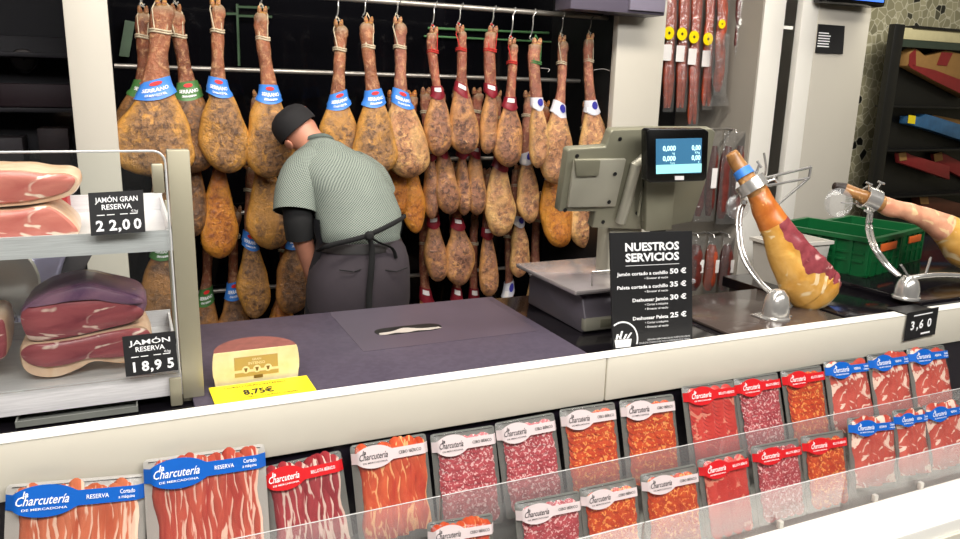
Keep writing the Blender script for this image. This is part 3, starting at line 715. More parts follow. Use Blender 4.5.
cut_ham('lower of two cut ham halves stacked on the upper steel shelf, deeper pink', [(-60, 210), (-10, 211), (20, 210), (45, 206), (60, 212), (74, 224), (79, 233), (70, 236), (30, 239), (-60, 240)], 1.69, .2, M['cut_meat2'], M['rind'], None, None, g)
cut_ham('cut ham with purple-grey skin, upper of the pair on the lower steel shelf', [(21, 310), (40, 296), (56, 289), (76, 284), (92, 283), (112, 288), (138, 295), (147, 302), (143, 316), (134, 323), (108, 330), (74, 338), (38, 343), (26, 337), (21, 324)], 1.72, .18, M['cut_meat'], M['purple_rind'],
        [(22, 312), (50, 303), (80, 300), (110, 299), (132, 304), (144, 312), (133, 322), (107, 328.5), (73, 336.5), (38, 341), (26, 335)], [(27, 307), (44, 296), (58, 291), (78, 286), (92, 285), (112, 290), (137, 297), (143, 303), (128, 304), (105, 299), (75, 300), (48, 303)], g)
cut_ham('lower cut ham of the pair with pale fat base behind the 18,95 card', [(19, 352), (24, 345), (40, 343), (74, 338), (108, 331), (138, 326), (150, 330), (152, 345), (140, 360), (122, 364), (95, 362), (78, 370), (56, 378), (34, 377), (22, 369)], 1.715, .19, M['cut_meat'], M['rind'],
        [(21, 352), (30, 345), (48, 343), (76, 339), (108, 332), (138, 328), (150, 333), (148, 350), (120, 357), (90, 358), (64, 365), (40, 367), (25, 361)], None, g)
cut_ham('dark red cut ham barely showing beside the paired cut hams on the lower shelf', [(-70, 320), (-30, 316), (0, 318), (6, 330), (7, 348), (2, 360), (-30, 366), (-70, 368)], 1.73, .16, M['cut_meat'], M['rind'], None, None, g)
o = thing('red_tray', 'glossy red plastic tray standing behind the pale cut hams on the upper shelf', 'tray', PX(54, 205, 1.97))
a, b = PX(38, 168, 1.97), PX(70, 206, 1.97)
MB().box((a.x, 1.965, zu1 - .020), (b.x, 2.02, a.z)).build('body', flat('red_plastic', C(176, 30, 34), .35), o, True, .015)
boxo('lip', (a.x + .01, 1.958, a.z - .03), (b.x - .01, 1.9655, a.z - .024), M['red_card'], o, .002)
# shallow trays on the counter under the shelf
def open_tray(name, label, x0, x1, y0, y1, z, h, mat):
    mb = MB(); mb.box((x0, y0, z), (x1, y1, z + .003)); mb.box((x0, y0, z + .003), (x1, y0 + .003, z + h)); mb.box((x0, y1 - .003, z + .003), (x1, y1, z + h)); mb.box((x0, y0 + .003, z + .003), (x0 + .003, y1 - .003, z + h)); mb.box((x1 - .003, y0 + .003, z + .003), (x1, y1 - .003, z + h))
    return tag(mb.build(name, mat, None, False), label, 'tray')
a, b = PZ(14, 428, ZC), PZ(138, 408, ZC)
open_tray('glass_tray', 'shallow grey tray lying on the counter beneath the lower steel shelf', a.x, b.x, 1.60, 1.80, ZC - .008, .012, M['tray'])
# meat slicer behind the shelf unit
ys = 2.13
sl = thing('meat_slicer', 'pale lilac metal meat slicer behind the steel shelves', 'slicer', (-.35, ys, ZC))
pp = [PX(x, y, ys) for x, y in ((0, 262), (68, 250), (62, 268), (50, 312), (40, 322), (-60, 330), (-90, 275))]
MB().prism(pp, (0, .12, 0)).build('housing', M['lilac_metal'], sl, True, .012, 3)
for x, y in ((53, 281), (9, 292)): MB().lathe(PX(x, y, ys), [(.010, 0), (.010, .004), (0, .005)], 12, (0, -1, 0)).build('screw', M['black'], sl)
c = PX(-18, 285, ys - .01); MB().lathe(c, [(.12, 0), (.125, .006), (.12, .012), (.09, .016), (.0, .018)], 40, (0, -1, 0)).build('blade', M['chrome'], sl)
MB().prism([PX(x, y, ys + .05) for x, y in ((73, 247), (97, 246), (84, 270), (60, 292), (56, 300), (60, 270))], (0, .05, 0)).build('carriage', flat('slicer_dark', C(90, 88, 92), .4, .3), sl, True, .004)
MB().box((-.75, ys - .06, ZC - .012), (PX(40, 322, ys).x, ys + .2, ZC + .07)).build('base', M['lilac_metal'], sl, True, .02, 3)
kn = PX(2, 318, 2.085); MB().lathe(kn, [(0, 0), (.03, .004), (.036, .02), (.03, .04), (0, .045)], 20, (0, -1, 0)).build('knob', M['chrome'], sl)
MB().tube([kn, kn + Vector((-.02, .06, -.01))], .01).build('knob_shaft', M['chrome'], sl)
# filler so the slicer and trays rest on the worktop behind the lid

# ================================================================== half cheese and its yellow card
cl, cr = PZ(214, 391, ZC), PZ(302, 381, ZC); yc = 1.655
cx = (cl.x + cr.x) / 2; rw = (cr.x - cl.x) / 2 * .98
zt = PX(256, 349, yc).z - ZC
ch = thing('cheese_half', 'half wheel of pale cheese with brown rind and ochre label on the counter', 'cheese', (cx, yc, ZC))
def half(r, z, n=20, y0=0): return [Vector((cx + r * math.cos(math.pi * i / n), yc + y0 + r * 1.0 * math.sin(math.pi * i / n), ZC + z)) for i in range(n + 1)]
prof = [(.955, .0), (.975, .006), (.99, .02), (1.01, zt * .35), (1.015, zt * .55), (1.005, zt - .02), (.985, zt - .006), (.965, zt)]
rings = [half(rw * k, z, 24) for k, z in prof]
mb = MB(); mb.loft(rings, closed=False); mb.add(rings[-1], [tuple(range(25))]); mb.add(rings[0], [tuple(reversed(range(25)))])
mb.build('rind', M['cheese_rind'], ch)
fl = [Vector((cx - rw * k, yc, ZC + z)) for k, z in prof] + [Vector((cx + rw * k, yc, ZC + z)) for k, z in reversed(prof)]
MB().prism(fl, (0, -.003, 0)).build('cut_face', M['cheese'], ch, False)
fn = lambda u, v: Vector((cx + u, yc - .0036, ZC + v))
lw = rw * .52
def rect(mb, x0, x1, z0, z1, f): return mb.add([f(x0, z0), f(x1, z0), f(x1, z1), f(x0, z1)], [(0, 1, 2, 3)])
lb = rect(MB(), -lw, lw * .96, zt * .44, zt * .82, fn); rect(lb, -lw, lw * .98, zt * .24, zt * .36, fn)
lb = lb.build('label', M['gold_lab'], ch, False)
fn2 = lambda u, v: Vector((cx + u, yc - .0042, ZC + v))
t = MB()
put_text(t, 'GRAN', zt * .09, fn2, 0, zt * .70, 'C', bold=.02); put_text(t, 'INTENSO', zt * .11, fn2, 0, zt * .58, 'C', bold=.02)
for u in (-.5, 0, .5): t.add([fn2(u * lw + .0085 * math.cos(a), zt * .44 + .0085 * math.sin(a)) for a in [2 * math.pi * i / 18 for i in range(18)]], [tuple(range(18))])
t.build('lettering', M['cheese'], lb, False)
fn3 = lambda u, v: Vector((cx + u, yc - .0047, ZC + v)); t = MB()
for u in (-.5, 0, .5): t.add([fn3(u * lw + a, zt * .44 + b) for a, b in ((-.004, .004), (.004, .004), (.0015, -.005), (-.0015, -.005))], [(0, 1, 2, 3)])
rect(t, -lw * .15, lw * .25, zt * .17, zt * .26, fn3); t.build('seal_mark', M['ink_brown'], lb, False)
A0, A1 = PP(211, 407, Vector((0, 1.578, .956)), Vector((0, 0, 1))), PP(311, 392, Vector((0, 1.578, .956)), Vector((0, 0, 1)))
yb_ = 1.64; zz = .975
TLp, TRp = PX(209, 394, yb_), PX(303, 381, yb_)
A0 = Vector((TLp.x + .004, 1.556, ZC + .004)); A1 = Vector((TRp.x + .012, 1.556, ZC + .004))
TLp.z = TRp.z = ZC + .008
fn, w, h, n = card_frame((TLp, TLp + (A1 - A0), A0), 0)
yc_ = thing('yellow_price_card', 'yellow price card reading 8,75€ leaning in front of the cheese', 'price card', A0)
if n.z < 0: n = -n
MB().prism([fn(0, 0), fn(w, 0), fn(w, h), fn(0, h)], n * -.002).build('card', M['yellow'], yc_, False)
fa = lambda u, v: fn(u, v) + n * .0008
t = MB(); put_text(t, '8,75€', h * .42, fa, w * .30, h * .28, 'L', bold=.03, width=w * .30)
put_text(t, 'QUESO GRAN INTENSO', h * .16, fa, w * .14, h * .76, 'L', width=w * .62); put_text(t, 'MEDIO CURADO UNIDAD', h * .13, fa, w * .32, h * .08, 'L', width=w * .5)
t.build('lettering', M['ink_black'], yc_, False)

# ================================================================== services sign
ysn = 1.585
TL, TR, BL = PX(610, 233, ysn), PX(692, 231, ysn), PX(613, 350, ysn - .018)
fn, w, h, n = card_frame((TL, TR, BL), 0)
sn = thing('services_sign', 'tall black NUESTROS SERVICIOS price board standing on the counter before the scale', 'sign', BL)
MB().prism([fn(0, 0), fn(w, 0), fn(w, h), fn(0, h)], -n * .005).build('board', M['sign_black'], sn, False)
bz = fn(0, 0)
boxo('foot', (bz.x + .03, bz.y + .005, ZC + .0035), (bz.x + w - .03, bz.y + .05, ZC + .008), M['black'], sn)
boxo('foot_brace', (bz.x + .03, bz.y + .006, ZC + .008), (bz.x + w - .03, bz.y + .010, ZC + .05), M['black'], sn)
fn, w, h, n = card_frame((TL, TR, BL), .0012)
t = MB()
put_text(t, 'NUESTROS', h * .095, fn, w * .83, h * .845, 'R', bold=.035, width=w * .66)
put_text(t, 'SERVICIOS', h * .095, fn, w * .83, h * .755, 'R', bold=.035, width=w * .66)
rect(t, w * .17, w * .83, h * .717, h * .721, fn)
for s, sub, pr, v in (('Jamón cortado a cuchillo', ['• Envasar al vacío'], '50 €', .635), ('Paleta cortada a cuchillo', ['• Envasar al vacío'], '35 €', .52), ('Deshuesar Jamón', ['• Cortar a máquina', '• Envasar al vacío'], '30 €', .405), ('Deshuesar Paleta', ['• Cortar a máquina', '• Envasar al vacío'], '25 €', .245)):
    put_text(t, s, h * .042, fn, w * .685, h * v, 'R', bold=.025, width=w * (.62 if len(s) > 20 else .44))
    for k, u in enumerate(sub): put_text(t, u, h * .026, fn, w * .685, h * (v - .038 - .038 * k), 'R', bold=.01, width=w * .29)
    put_text(t, pr, h * .062, fn, w * .92, h * v, 'R', bold=.03, width=w * .21)
put_text(t, 'SERVICIO DISPONIBLE EN EL PUNTO DE VENTA', h * .02, fn, w * .97, h * .055, 'R', width=w * .55)
put_text(t, 'CONSULTE CONDICIONES CON SU DEPENDIENTE EN TIENDA', h * .02, fn, w * .97, h * .03, 'R', width=w * .66)
# emblem: arc and a stand with tools
arc = [(w * .115 + w * .19 * math.cos(R(a)), h * .085 + w * .19 * math.sin(R(a))) for a in range(-20, 126, 8)]
for (u0, v0), (u1, v1) in zip(arc, arc[1:]):
    k0, k1 = .9, .9; cu, cv = w * .115, h * .085
    t.add([fn(u0, v0), fn(u1, v1), fn(cu + (u1 - cu) * .91, cv + (v1 - cv) * .91), fn(cu + (u0 - cu) * .91, cv + (v0 - cv) * .91)], [(0, 1, 2, 3)])
t.add([fn(w * a, h * b) for a, b in ((.03, .015), (.21, .015), (.225, .085), (.02, .085))], [(0, 1, 2, 3)])
for a, b, c, d in ((.03, .09, .045, .135), (.07, .09, .10, .16), (.12, .09, .15, .13), (.16, .09, .21, .14), (.08, .09, .06, .12)): t.add([fn(w * a, h * b), fn(w * (a + .025), h * b), fn(w * (c + .025), h * d), fn(w * c, h * d)], [(0, 1, 2, 3)])
t.build('lettering', M['ink_white'], sn, False)

# ================================================================== counter scale
zs = ZC - .012
sc_ = thing('counter_scale', 'silver-grey retail scale with flat steel platter and two raised screens on the counter', 'scale', (1.28, 1.86, zs))
fl_ = PZ(584, 334, zs); bl_ = PZ(529, 303, zs)
x0, x1, y0, y1 = fl_.x, fl_.x + .36, fl_.y, bl_.y
zt_ = PX(587, 298, y0).z
mb = MB()
prof = [(0, y0 + .012, zs), (0, y0, zs + .012), (0, y0, zs + .045), (0, y0 + .006, zs + .055), (0, y0 + .02, zt_ - .008), (0, y0 + .04, zt_), (0, y1 - .02, zt_), (0, y1, zt_ - .02), (0, y1, zs)]
mb.loft([[Vector((x, y, z)) for _, y, z in prof] for x in (x0, x0 + .003, x1 - .003, x1)])
mb.build('body', M['scale_body'], sc_, True, .006, 2, 60)
boxo('front_skirt', (x0 - .001, y0 - .003, zs + .006), (x1 + .001, y0 + .02, zs + .046), M['scale_light'], sc_, .006)
boxo('connector_plate', (x0 + .05, y0 - .0042, zs + .014), (x0 + .10, y0 - .0025, zs + .038), M['scale_grey'], sc_, .001)
for dx in (.03, .30):
    for dy in (.03, .28): MB().lathe((x0 + dx, y0 + dy, zs), [(.016, 0), (.016, .006), (0, .006)], 14).build('foot', M['black'], sc_)
fp = PX(575, 291, y0 - .01)
px0 = fp.x; zpl = fp.z
MB().box((px0, y0 - .012, zpl - .014), (x1 + .012, y1 + .012, zpl)).build('platter', flat('platter_steel', C(186, 178, 178), .2, .6), sc_, True, .005, 2)
boxo('platter_support', (x0 + .05, y0 + .05, zt_ - .004), (x1 - .05, y1 - .05, zpl - .012), M['black'], sc_)
# wire guard on the platter
q = [PX(592, 283, y0 + .02), PX(592, 272, y0 + .02), PX(620, 270, y0 + .02)]
MB().tube([Vector((q[0].x, y0 + .02, zpl)), q[1], Vector((q[1].x + .2, y0 + .02, q[1].z)), Vector((q[1].x + .2, y0 + .02, zpl))], .0025, 6).build('wire_guard', M['chrome'], sc_)
# column
yc0 = 1.90
ca_, cb_ = PX(604, 262, yc0), PX(645, 225, yc0)
boxo('column', (ca_.x, yc0 - .02, zt_ - .01), (ca_.x + .12, yc0 + .05, cb_.z + .03), M['scale_light'], sc_, .008)
# operator screen seen from behind, leaning towards the customer
pt0 = PX(600, 228, 1.86); nn = Vector((0, -math.cos(R(14)), -math.sin(R(14))))
poly = [(559, 212), (568, 151), (571, 149), (606, 147), (611, 132), (614, 130), (648, 129), (712, 129), (716, 132), (706, 182), (692, 222), (648, 230), (592, 228), (596, 212)]
pp = [PP(x, y, pt0, nn) for x, y in poly]
op = MB().prism(pp, -nn * .032).build('operator_screen', M['scale_grey'], sc_, True, .005, 2)
def on(x, y, d): return PP(x, y, pt0 + nn * d, nn)
MB().prism([on(x, y, .012) for x, y in ((575, 160), (627, 159), (616, 207), (568, 208))], -nn * .013).build('battery_cover', M['scale_light'], op, True, .005, 2)
MB().prism([on(x, y, .020) for x, y in ((575, 160), (601, 160), (599, 176), (577, 177))], -nn * .010).build('cover_latch', M['scale_grey'], op, True, .003, 2)
MB().tube([on(620, 222, .008), on(627, 200, .014), on(636, 165, .014), on(645, 157, .006)], .016, 10).build('cable_cover', M['scale_light'], op)
MB().tube([on(638, 216, .01), on(641, 195, .012), on(644, 180, .012), on(646, 196, .012), on(643, 220, .01)], .004, 8).build('cable', M['scale_grey'], op)
for x, y in ((577, 156), (565, 210), (615, 174), (609, 202), (620, 139), (603, 222), (669, 222), (637, 213)):
    c = on(x, y, .0135 if (x, y) in ((615, 174), (609, 202)) else .001); MB().lathe(c, [(.006, 0), (.006, .0015), (0, .002)], 10, nn).build('screw', M['black'], op)
MB().prism([on(x, y, .028) for x, y in ((647, 180), (676, 180), (672, 230), (646, 232))], -nn * .03).build('customer_arm', M['scale_grey'], sc_, True, .004)
# customer display
cn = Vector((-.05, -1, -.08)).normalized(); cp0 = PX(676, 156, 1.72)
def oc(x, y, d=0): return PP(x, y, cp0 + cn * d, cn)
cq = [(647, 131), (650, 129), (705, 129), (709, 132), (707, 178), (704, 181), (651, 183), (647, 180)]
cd = MB().prism([oc(x, y) for x, y in cq], -cn * .03).build('customer_display', M['bezel'], sc_, True, .003, 2)
s4 = [oc(656, 139, .0012), oc(702, 138, .0012), oc(701, 173, .0012), oc(656, 174, .0012)]
MB().prism(s4, -cn * .0008).build('screen', M['screen'], cd, False)
ex = (s4[1] - s4[0]); ey = (s4[0] - s4[3]); sf = lambda u, v: s4[3] + ex * u + ey * v + cn * .0008
rect(MB(), 0, 1, 0, .26, sf).build('screen_strip', M['screen_light'], cd, False)
t = MB()
W_ = ex.length; H_ = ey.length
fu = lambda a, b: s4[3] + ex * (a / W_) + ey * (b / H_) + cn * .0012
for s, u, v in (('0,000', .42, .66), ('0,00', .97, .66), ('0,000', .42, .37), ('0,00', .97, .37)): put_text(t, s, H_ * .20, fu, W_ * u, H_ * v, 'R', bold=.03, width=W_ * (.28 if len(s) > 4 else .20))
for s, u, v in (('kg', .40, .555), ('€/kg', .95, .555), ('Tara', .40, .275), ('€', .95, .275)): put_text(t, s, H_ * .09, fu, W_ * u, H_ * v, 'R')
t.build('screen_digits', M['screen_text'], cd, False)
MB().prism([oc(675, 176, .001), oc(684, 176, .001), oc(684, 180, .001), oc(675, 180, .001)], -cn * .0008).build('maker_plate', M['white_lab'], cd, False)
# ================================================================== hams in carving stands
def spline(pts, n=6):
    out = []
    for i in range(len(pts) - 1):
        p0 = pts[max(i - 1, 0)]; p1 = pts[i]; p2 = pts[i + 1]; p3 = pts[min(i + 2, len(pts) - 1)]
        for j in range(n):
            t = j / n; out.append(.5 * ((2 * p1) + (p2 - p0) * t + (2 * p0 - 5 * p1 + 4 * p2 - p3) * t * t + (3 * p1 - p0 - 3 * p2 + p3) * t ** 3))
    out.append(pts[-1]); return out
def swept(path, rad, ref, seg=20, flat_fn=None, noise_a=.004):
    """rings along path with (a,b) radii; ref = direction of angle 90 deg"""
    rings = []
    for i, p in enumerate(path):
        t = (path[min(i + 1, len(path) - 1)] - path[max(i - 1, 0)]).normalized()
        s = t.cross(ref).normalized(); u = s.cross(t).normalized(); a, b = rad[i]; ring = []
        for k in range(seg):
            th = 2 * math.pi * k / seg; ca, sa = math.cos(th), math.sin(th); cut = 1
            if flat_fn: sa = flat_fn(i / (len(path) - 1), th, sa)
            q = p + s * (a * ca) + u * (b * sa)
            ring.append(q + (q - p).normalized() * noise.noise(q * 22) * noise_a if (q - p).length > 1e-5 else q)
        rings.append(ring)
    return rings
def bell(o, c, r, h):
    MB().lathe(c, [(r * 1.12, 0), (r * 1.12, .006), (r, .010), (r * .97, h * .45), (r * .8, h * .75), (r * .45, h * .95), (0, h)], 28).build('bell_base', M['chrome'], o)
def clamp_ring(o, c, axis, r, L, screw):
    mb = MB(); mb.lathe(Vector(c) - axis * L / 2, [(r, 0), (r + .006, 0), (r + .006, L), (r, L), (r, 0)], 28, axis, cap=False); cr = mb.build('clamp_ring', M['chrome'], o)
    for d in screw:
        d = Vector(d).normalized(); MB().tube([c + d * r, c + d * (r + .03)], .004, 8).build('clamp_screw', M['chrome'], cr)
        MB().tube([c + d * (r + .03) - axis * .012, c + d * (r + .03) + axis * .012], .004, 8).build('screw_wing', M['chrome'], cr)
# --- first stand
Yh = 1.80
b0 = PZ(775, 318, ZC - .002)
cb = b0; jy = b0.y
s1 = thing('ham_stand', 'chrome bell-based ham stand with C-shaped arm nearest the services sign', 'ham stand', b0)
bell(s1, b0, .040, .092)
MB().box((b0.x - .05, b0.y - .01, ZC - .0018), (b0.x + .06, b0.y + .05, ZC + .003)).build('foot_plate', M['chrome'], s1, True, .002)
yb = b0.y + .04
rc = PX(752, 186, Yh)
for d in (0, .014):
    pth = [PX(774 + d * 250, 296, yb + d * .5), PX(757 + d * 250, 281, yb + .03 + d), PX(742 + d * 250, 257, yb + .08), PX(737 + d * 250, 232, yb + .12), PX(738 + d * 250, 212, Yh + .02), PX(742 + d * 200, 204, Yh + .02)]
    MB().tube(spline(pth, 6), .0056, 10).build('arm', M['chrome'], s1)
hoof, e1 = PX(731, 152, Yh + .06), PX(808, 290, 1.665)
ax1 = (PX(759, 196, Yh - .012) - PX(745, 175, Yh + .028)).normalized()
clamp_ring(s1, rc, ax1, .042, .036, [(0, -.3, 1), (.8, -.4, .3)])
MB().tube([PX(744, 202, Yh), rc - Vector((.01, -.01, .052))], .007, 8).build('pivot', M['chrome'], s1)
for a, b in (((757, 180), (811, 167)), ((760, 187), (809, 178)), ((777, 205), (809, 178)), ((811, 167), (809, 178)), ((757, 180), (777, 205))):
    MB().tube([PX(*a, Yh + .09), PX(*b, Yh + .09)], .0045, 8).build('rest_bar', M['chrome'], s1)
MB().tube([rc + Vector((.038, .045, .02)), PX(757, 182, Yh + .09)], .005, 8).build('rest_bar', M['chrome'], s1)
MB().tube(spline([PX(758, 180, Yh + .09), PX(764, 176, Yh + .085), PX(766, 168, Yh + .08), PX(764, 153, Yh + .08)], 5), .0035, 8).build('hook_pin', M['chrome'], s1)
ham1 = thing('carved_ham', 'partly carved cured ham with golden fat clamped in the stand nearest the services sign', 'ham', rc)
kp = [(731, 153, Yh + .06, .018, .017), (737, 163, Yh + .05, .024, .022), (744, 174, Yh + .03, .027, .025), (752, 186, Yh, .029, .027), (758, 194, Yh - .01, .034, .032), (766, 210, Yh - .03, .042, .038),
      (776, 228, Yh - .05, .048, .045), (789, 249, Yh - .07, .074, .056), (803, 268, Yh - .085, .098, .062), (814, 282, Yh - .09, .102, .064), (821, 288, Yh - .10, .092, .056), (826, 293, Yh - .10, .064, .040), (829, 296, Yh - .10, .024, .016)]
pth = spline([PX(x, y, Y) for x, y, Y, a, b in kp], 8)
rads = []
for i in range(len(kp) - 1):
    for j in range(8): t = j / 8; rads.append((kp[i][3] * (1 - t) + kp[i + 1][3] * t, kp[i][4] * (1 - t) + kp[i + 1][4] * t))
rads.append(kp[-1][3:])
# reference: towards the camera is angle 90; angle 0 side is up-right
ref = Vector((-.25, -1, .15)).normalized()
nseg = 56
rg = swept(pth, rads, ref, nseg)
# which side is up-right?
side = (rg[60][0] - pth[60]); up_right = side.z > 0
jag = [noise.noise(Vector((i * .17, 3, 1))) * 34 + noise.noise(Vector((i * .5, 7, 1))) * 12 for i in range(140)]
def cut_idx(i, k):
    a = math.degrees(2 * math.pi * (k + .5) / nseg); a = a if up_right else (180 - a) % 360
    return a < (112 if i < 58 else 112 - (i - 58) * 2.4 if i < 76 else 68) + jag[i] or a > 270
# flatten the carved side
for i in range(48, len(rg)):
    f = min(1, (i - 48) / 10)
    for k in range(nseg):
        v = rg[i][k] - pth[i]; s = side.normalized() if up_right else -side.normalized()
        d = v.dot(s); lim = rads[i][0] * .62
        if d > lim: rg[i][k] = rg[i][k] - s * (d - lim) * .85 * f
        if cut_idx(i, k): rg[i][k] = rg[i][k] + v.normalized() * (noise.noise(rg[i][k] * 42) * .007 - .003) * f
def faces(r0, r1, sel, rings, off=0):
    mb = MB()
    for i in range(r0, r1):
        for k in range(nseg):
            if sel(i, k): mb.add([rings[i][k], rings[i][(k + 1) % nseg], rings[i + 1][(k + 1) % nseg], rings[i + 1][k]], [(0, 1, 2, 3)])
    return mb
def welded(mb, name, mat, parent):
    o = mb.build(name, mat, parent); bm = bmesh.new(); bm.from_mesh(o.data); bmesh.ops.remove_doubles(bm, verts=bm.verts, dist=1e-5); bmesh.ops.recalc_face_normals(bm, faces=bm.faces); bm.to_mesh(o.data); bm.free()
    for p in o.data.polygons: p.use_smooth = True
    return o
mb = faces(0, 30, lambda i, k: True, rg); mb.add(rg[0], [tuple(range(nseg))]); welded(mb, 'hock', M['jam_hock'], ham1)
welded(faces(30, 46, lambda i, k: True, rg), 'shank', M['jam_orange'], ham1)
# the carved flesh and the golden rind meet along one smooth uneven line
NR = len(rg)
def ring_pt(i, th):
    th = th % (2 * math.pi); f = th / (2 * math.pi) * nseg; k = int(f) % nseg; return rg[i][k].lerp(rg[i][(k + 1) % nseg], f - int(f))
def sgn(a): return a if up_right else 180 - a
def bound(i): return (100 if i < 58 else 100 - (i - 58) * 1.7 if i < 76 else 69 - (i - 76) * .6) + jag[i] * .8
def sheet(a0, a1, n): return [[ring_pt(i, R(sgn(a0(i) + (a1(i) - a0(i)) * k / n))) for k in range(n + 1)] for i in range(46, NR)]
MB().loft(sheet(lambda i: -80, bound, 26), closed=False).build('carved_meat', M['jam_meat'], ham1, ang=180)
mb = MB().loft(sheet(bound, lambda i: 280, 34), closed=False); mb.add(rg[-1], [tuple(range(nseg))]); mb.build('fat_rind', M['jam_fat'], ham1, ang=180)
# pale pink end slab of fat and a little lug of meat at the top corner
MB().loft(swept([PX(836, 281, Yh - .11), PX(829, 274, Yh - .12), PX(820, 268, Yh - .12)], [(.012, .01), (.020, .018), (.008, .008)], ref, 12)).build('meat_lug', M['jam_pink'], ham1)
bd = MB(); tdir = (pth[18] - pth[12]).normalized(); bd.lathe(pth[13], [(.0285, 0), (.0305, .026)], 24, tdir).build('blue_band', M['blue_band'], ham1)
dk = thing('hoof_guard', 'clear round plastic guard under the hoof of the first stand', 'guard', PX(738, 206, Yh + .02))
dk_c = PX(737, 207, Yh + .03)
MB().lathe(dk_c, [(0, 0), (.036, .0), (.040, .004), (.036, .007), (0, .007)], 28, (-.3, -1, .1)).build('disc', M['bag'], dk)
MB().tube([dk_c + Vector((0, .004, .03)), rc + Vector((-.03, .02, -.022))], .003, 6).build('stem', M['chrome'], dk)
# --- second stand
Yk = 1.85
b1 = PZ(906, 298, ZC + .018)
s2 = thing('ham_stand', 'chrome bell-based ham stand with curved arm behind the small price tag', 'ham stand', b1)
bell(s2, b1, .038, .078)
rc2 = PX(870, 199, Yk)
for d in (0, 4):
    MB().tube(spline([PX(898 + d * .6, 276, b1.y + .02), PX(884 + d, 264, b1.y + .06), PX(872 + d, 246, b1.y + .10), PX(867 + d, 228, Yk), PX(869 + d * .7, 212, Yk)], 6), .0062, 10).build('arm', M['chrome'], s2)
ax2 = (PX(885, 204, Yk - .02) - PX(858, 193, Yk + .02)).normalized()
clamp_ring(s2, rc2, ax2, .035, .05, [(-.5, -.2, .9), (.3, -.3, .9), (-.7, -.5, -.6)])
MB().tube([PX(869, 212, Yk), rc2 - Vector((0, 0, .040))], .008, 8).build('pivot', M['chrome'], s2)
MB().tube(spline([PX(905, 279, b1.y), PX(925, 276, b1.y - .02), PX(945, 275, b1.y - .02), PX(985, 277, b1.y - .02)], 5), .009, 10).build('front_arm', M['chrome'], s2)
MB().tube([PX(925, 276, b1.y - .02), PX(931, 257, b1.y - .02)], .004, 8).build('spike', M['chrome'], s2)
MB().tube([PX(908, 276, b1.y - .02), PX(901, 265, b1.y - .02)], .004, 8).build('spike', M['chrome'], s2)
ham2 = thing('carved_ham', 'pink cured ham with dark hoof tip lying out of the picture in the second stand', 'ham', rc2)
kp2 = [(834, 186, Yk + .06, .013, .012), (842, 188, Yk + .05, .018, .017), (855, 193, Yk + .02, .021, .020), (868, 199, Yk, .024, .023), (885, 206, Yk - .02, .032, .030), (900, 210, Yk - .04, .030, .028), (915, 214, Yk - .06, .032, .030), (932, 221, Yk - .08, .040, .038),
       (948, 231, Yk - .10, .055, .05), (968, 246, Yk - .12, .085, .07), (995, 253, Yk - .14, .075, .06), (1025, 258, Yk - .15, .05, .04), (1040, 260, Yk - .16, .02, .02)]
def sweep_k(kp, n=8):
    p = spline([PX(x, y, Y) for x, y, Y, a, b in kp], n); rr = []
    for i in range(len(kp) - 1):
        for j in range(n): t = j / n; rr.append((kp[i][3] * (1 - t) + kp[i + 1][3] * t, kp[i][4] * (1 - t) + kp[i + 1][4] * t))
    rr.append(kp[-1][3:]); return p, rr
p2_, r2_ = sweep_k(kp2)
rg = swept(p2_, r2_, ref, nseg)
mb = faces(0, 10, lambda i, k: True, rg); mb.add(rg[0], [tuple(range(nseg))]); welded(mb, 'hoof', M['hoof'], ham2)
welded(faces(10, 30, lambda i, k: True, rg), 'hock', M['jam_hock'], ham2)
welded(faces(30, 62, lambda i, k: True, rg), 'shank', M['jam_pink'], ham2)
mb = faces(62, len(rg) - 1, lambda i, k: True, rg); mb.add(rg[-1], [tuple(range(nseg))]); welded(mb, 'fat_rind', M['jam_fat'], ham2)
dk = thing('hoof_guard', 'clear round plastic guard at the hoof of the second stand, before the white cabinet', 'guard', PX(837, 202, Yk))
c_ = PX(838, 203, Yk + .03)
MB().lathe(c_, [(0, 0), (.047, 0), (.052, .004), (.047, .008), (0, .008)], 32, (-.35, -1, .15)).build('disc', M['acrylic'], dk)
MB().tube([c_ + Vector((.02, .004, .0)), rc2 + Vector((-.02, .02, -.02))], .003, 6).build('stem', M['chrome'], dk)

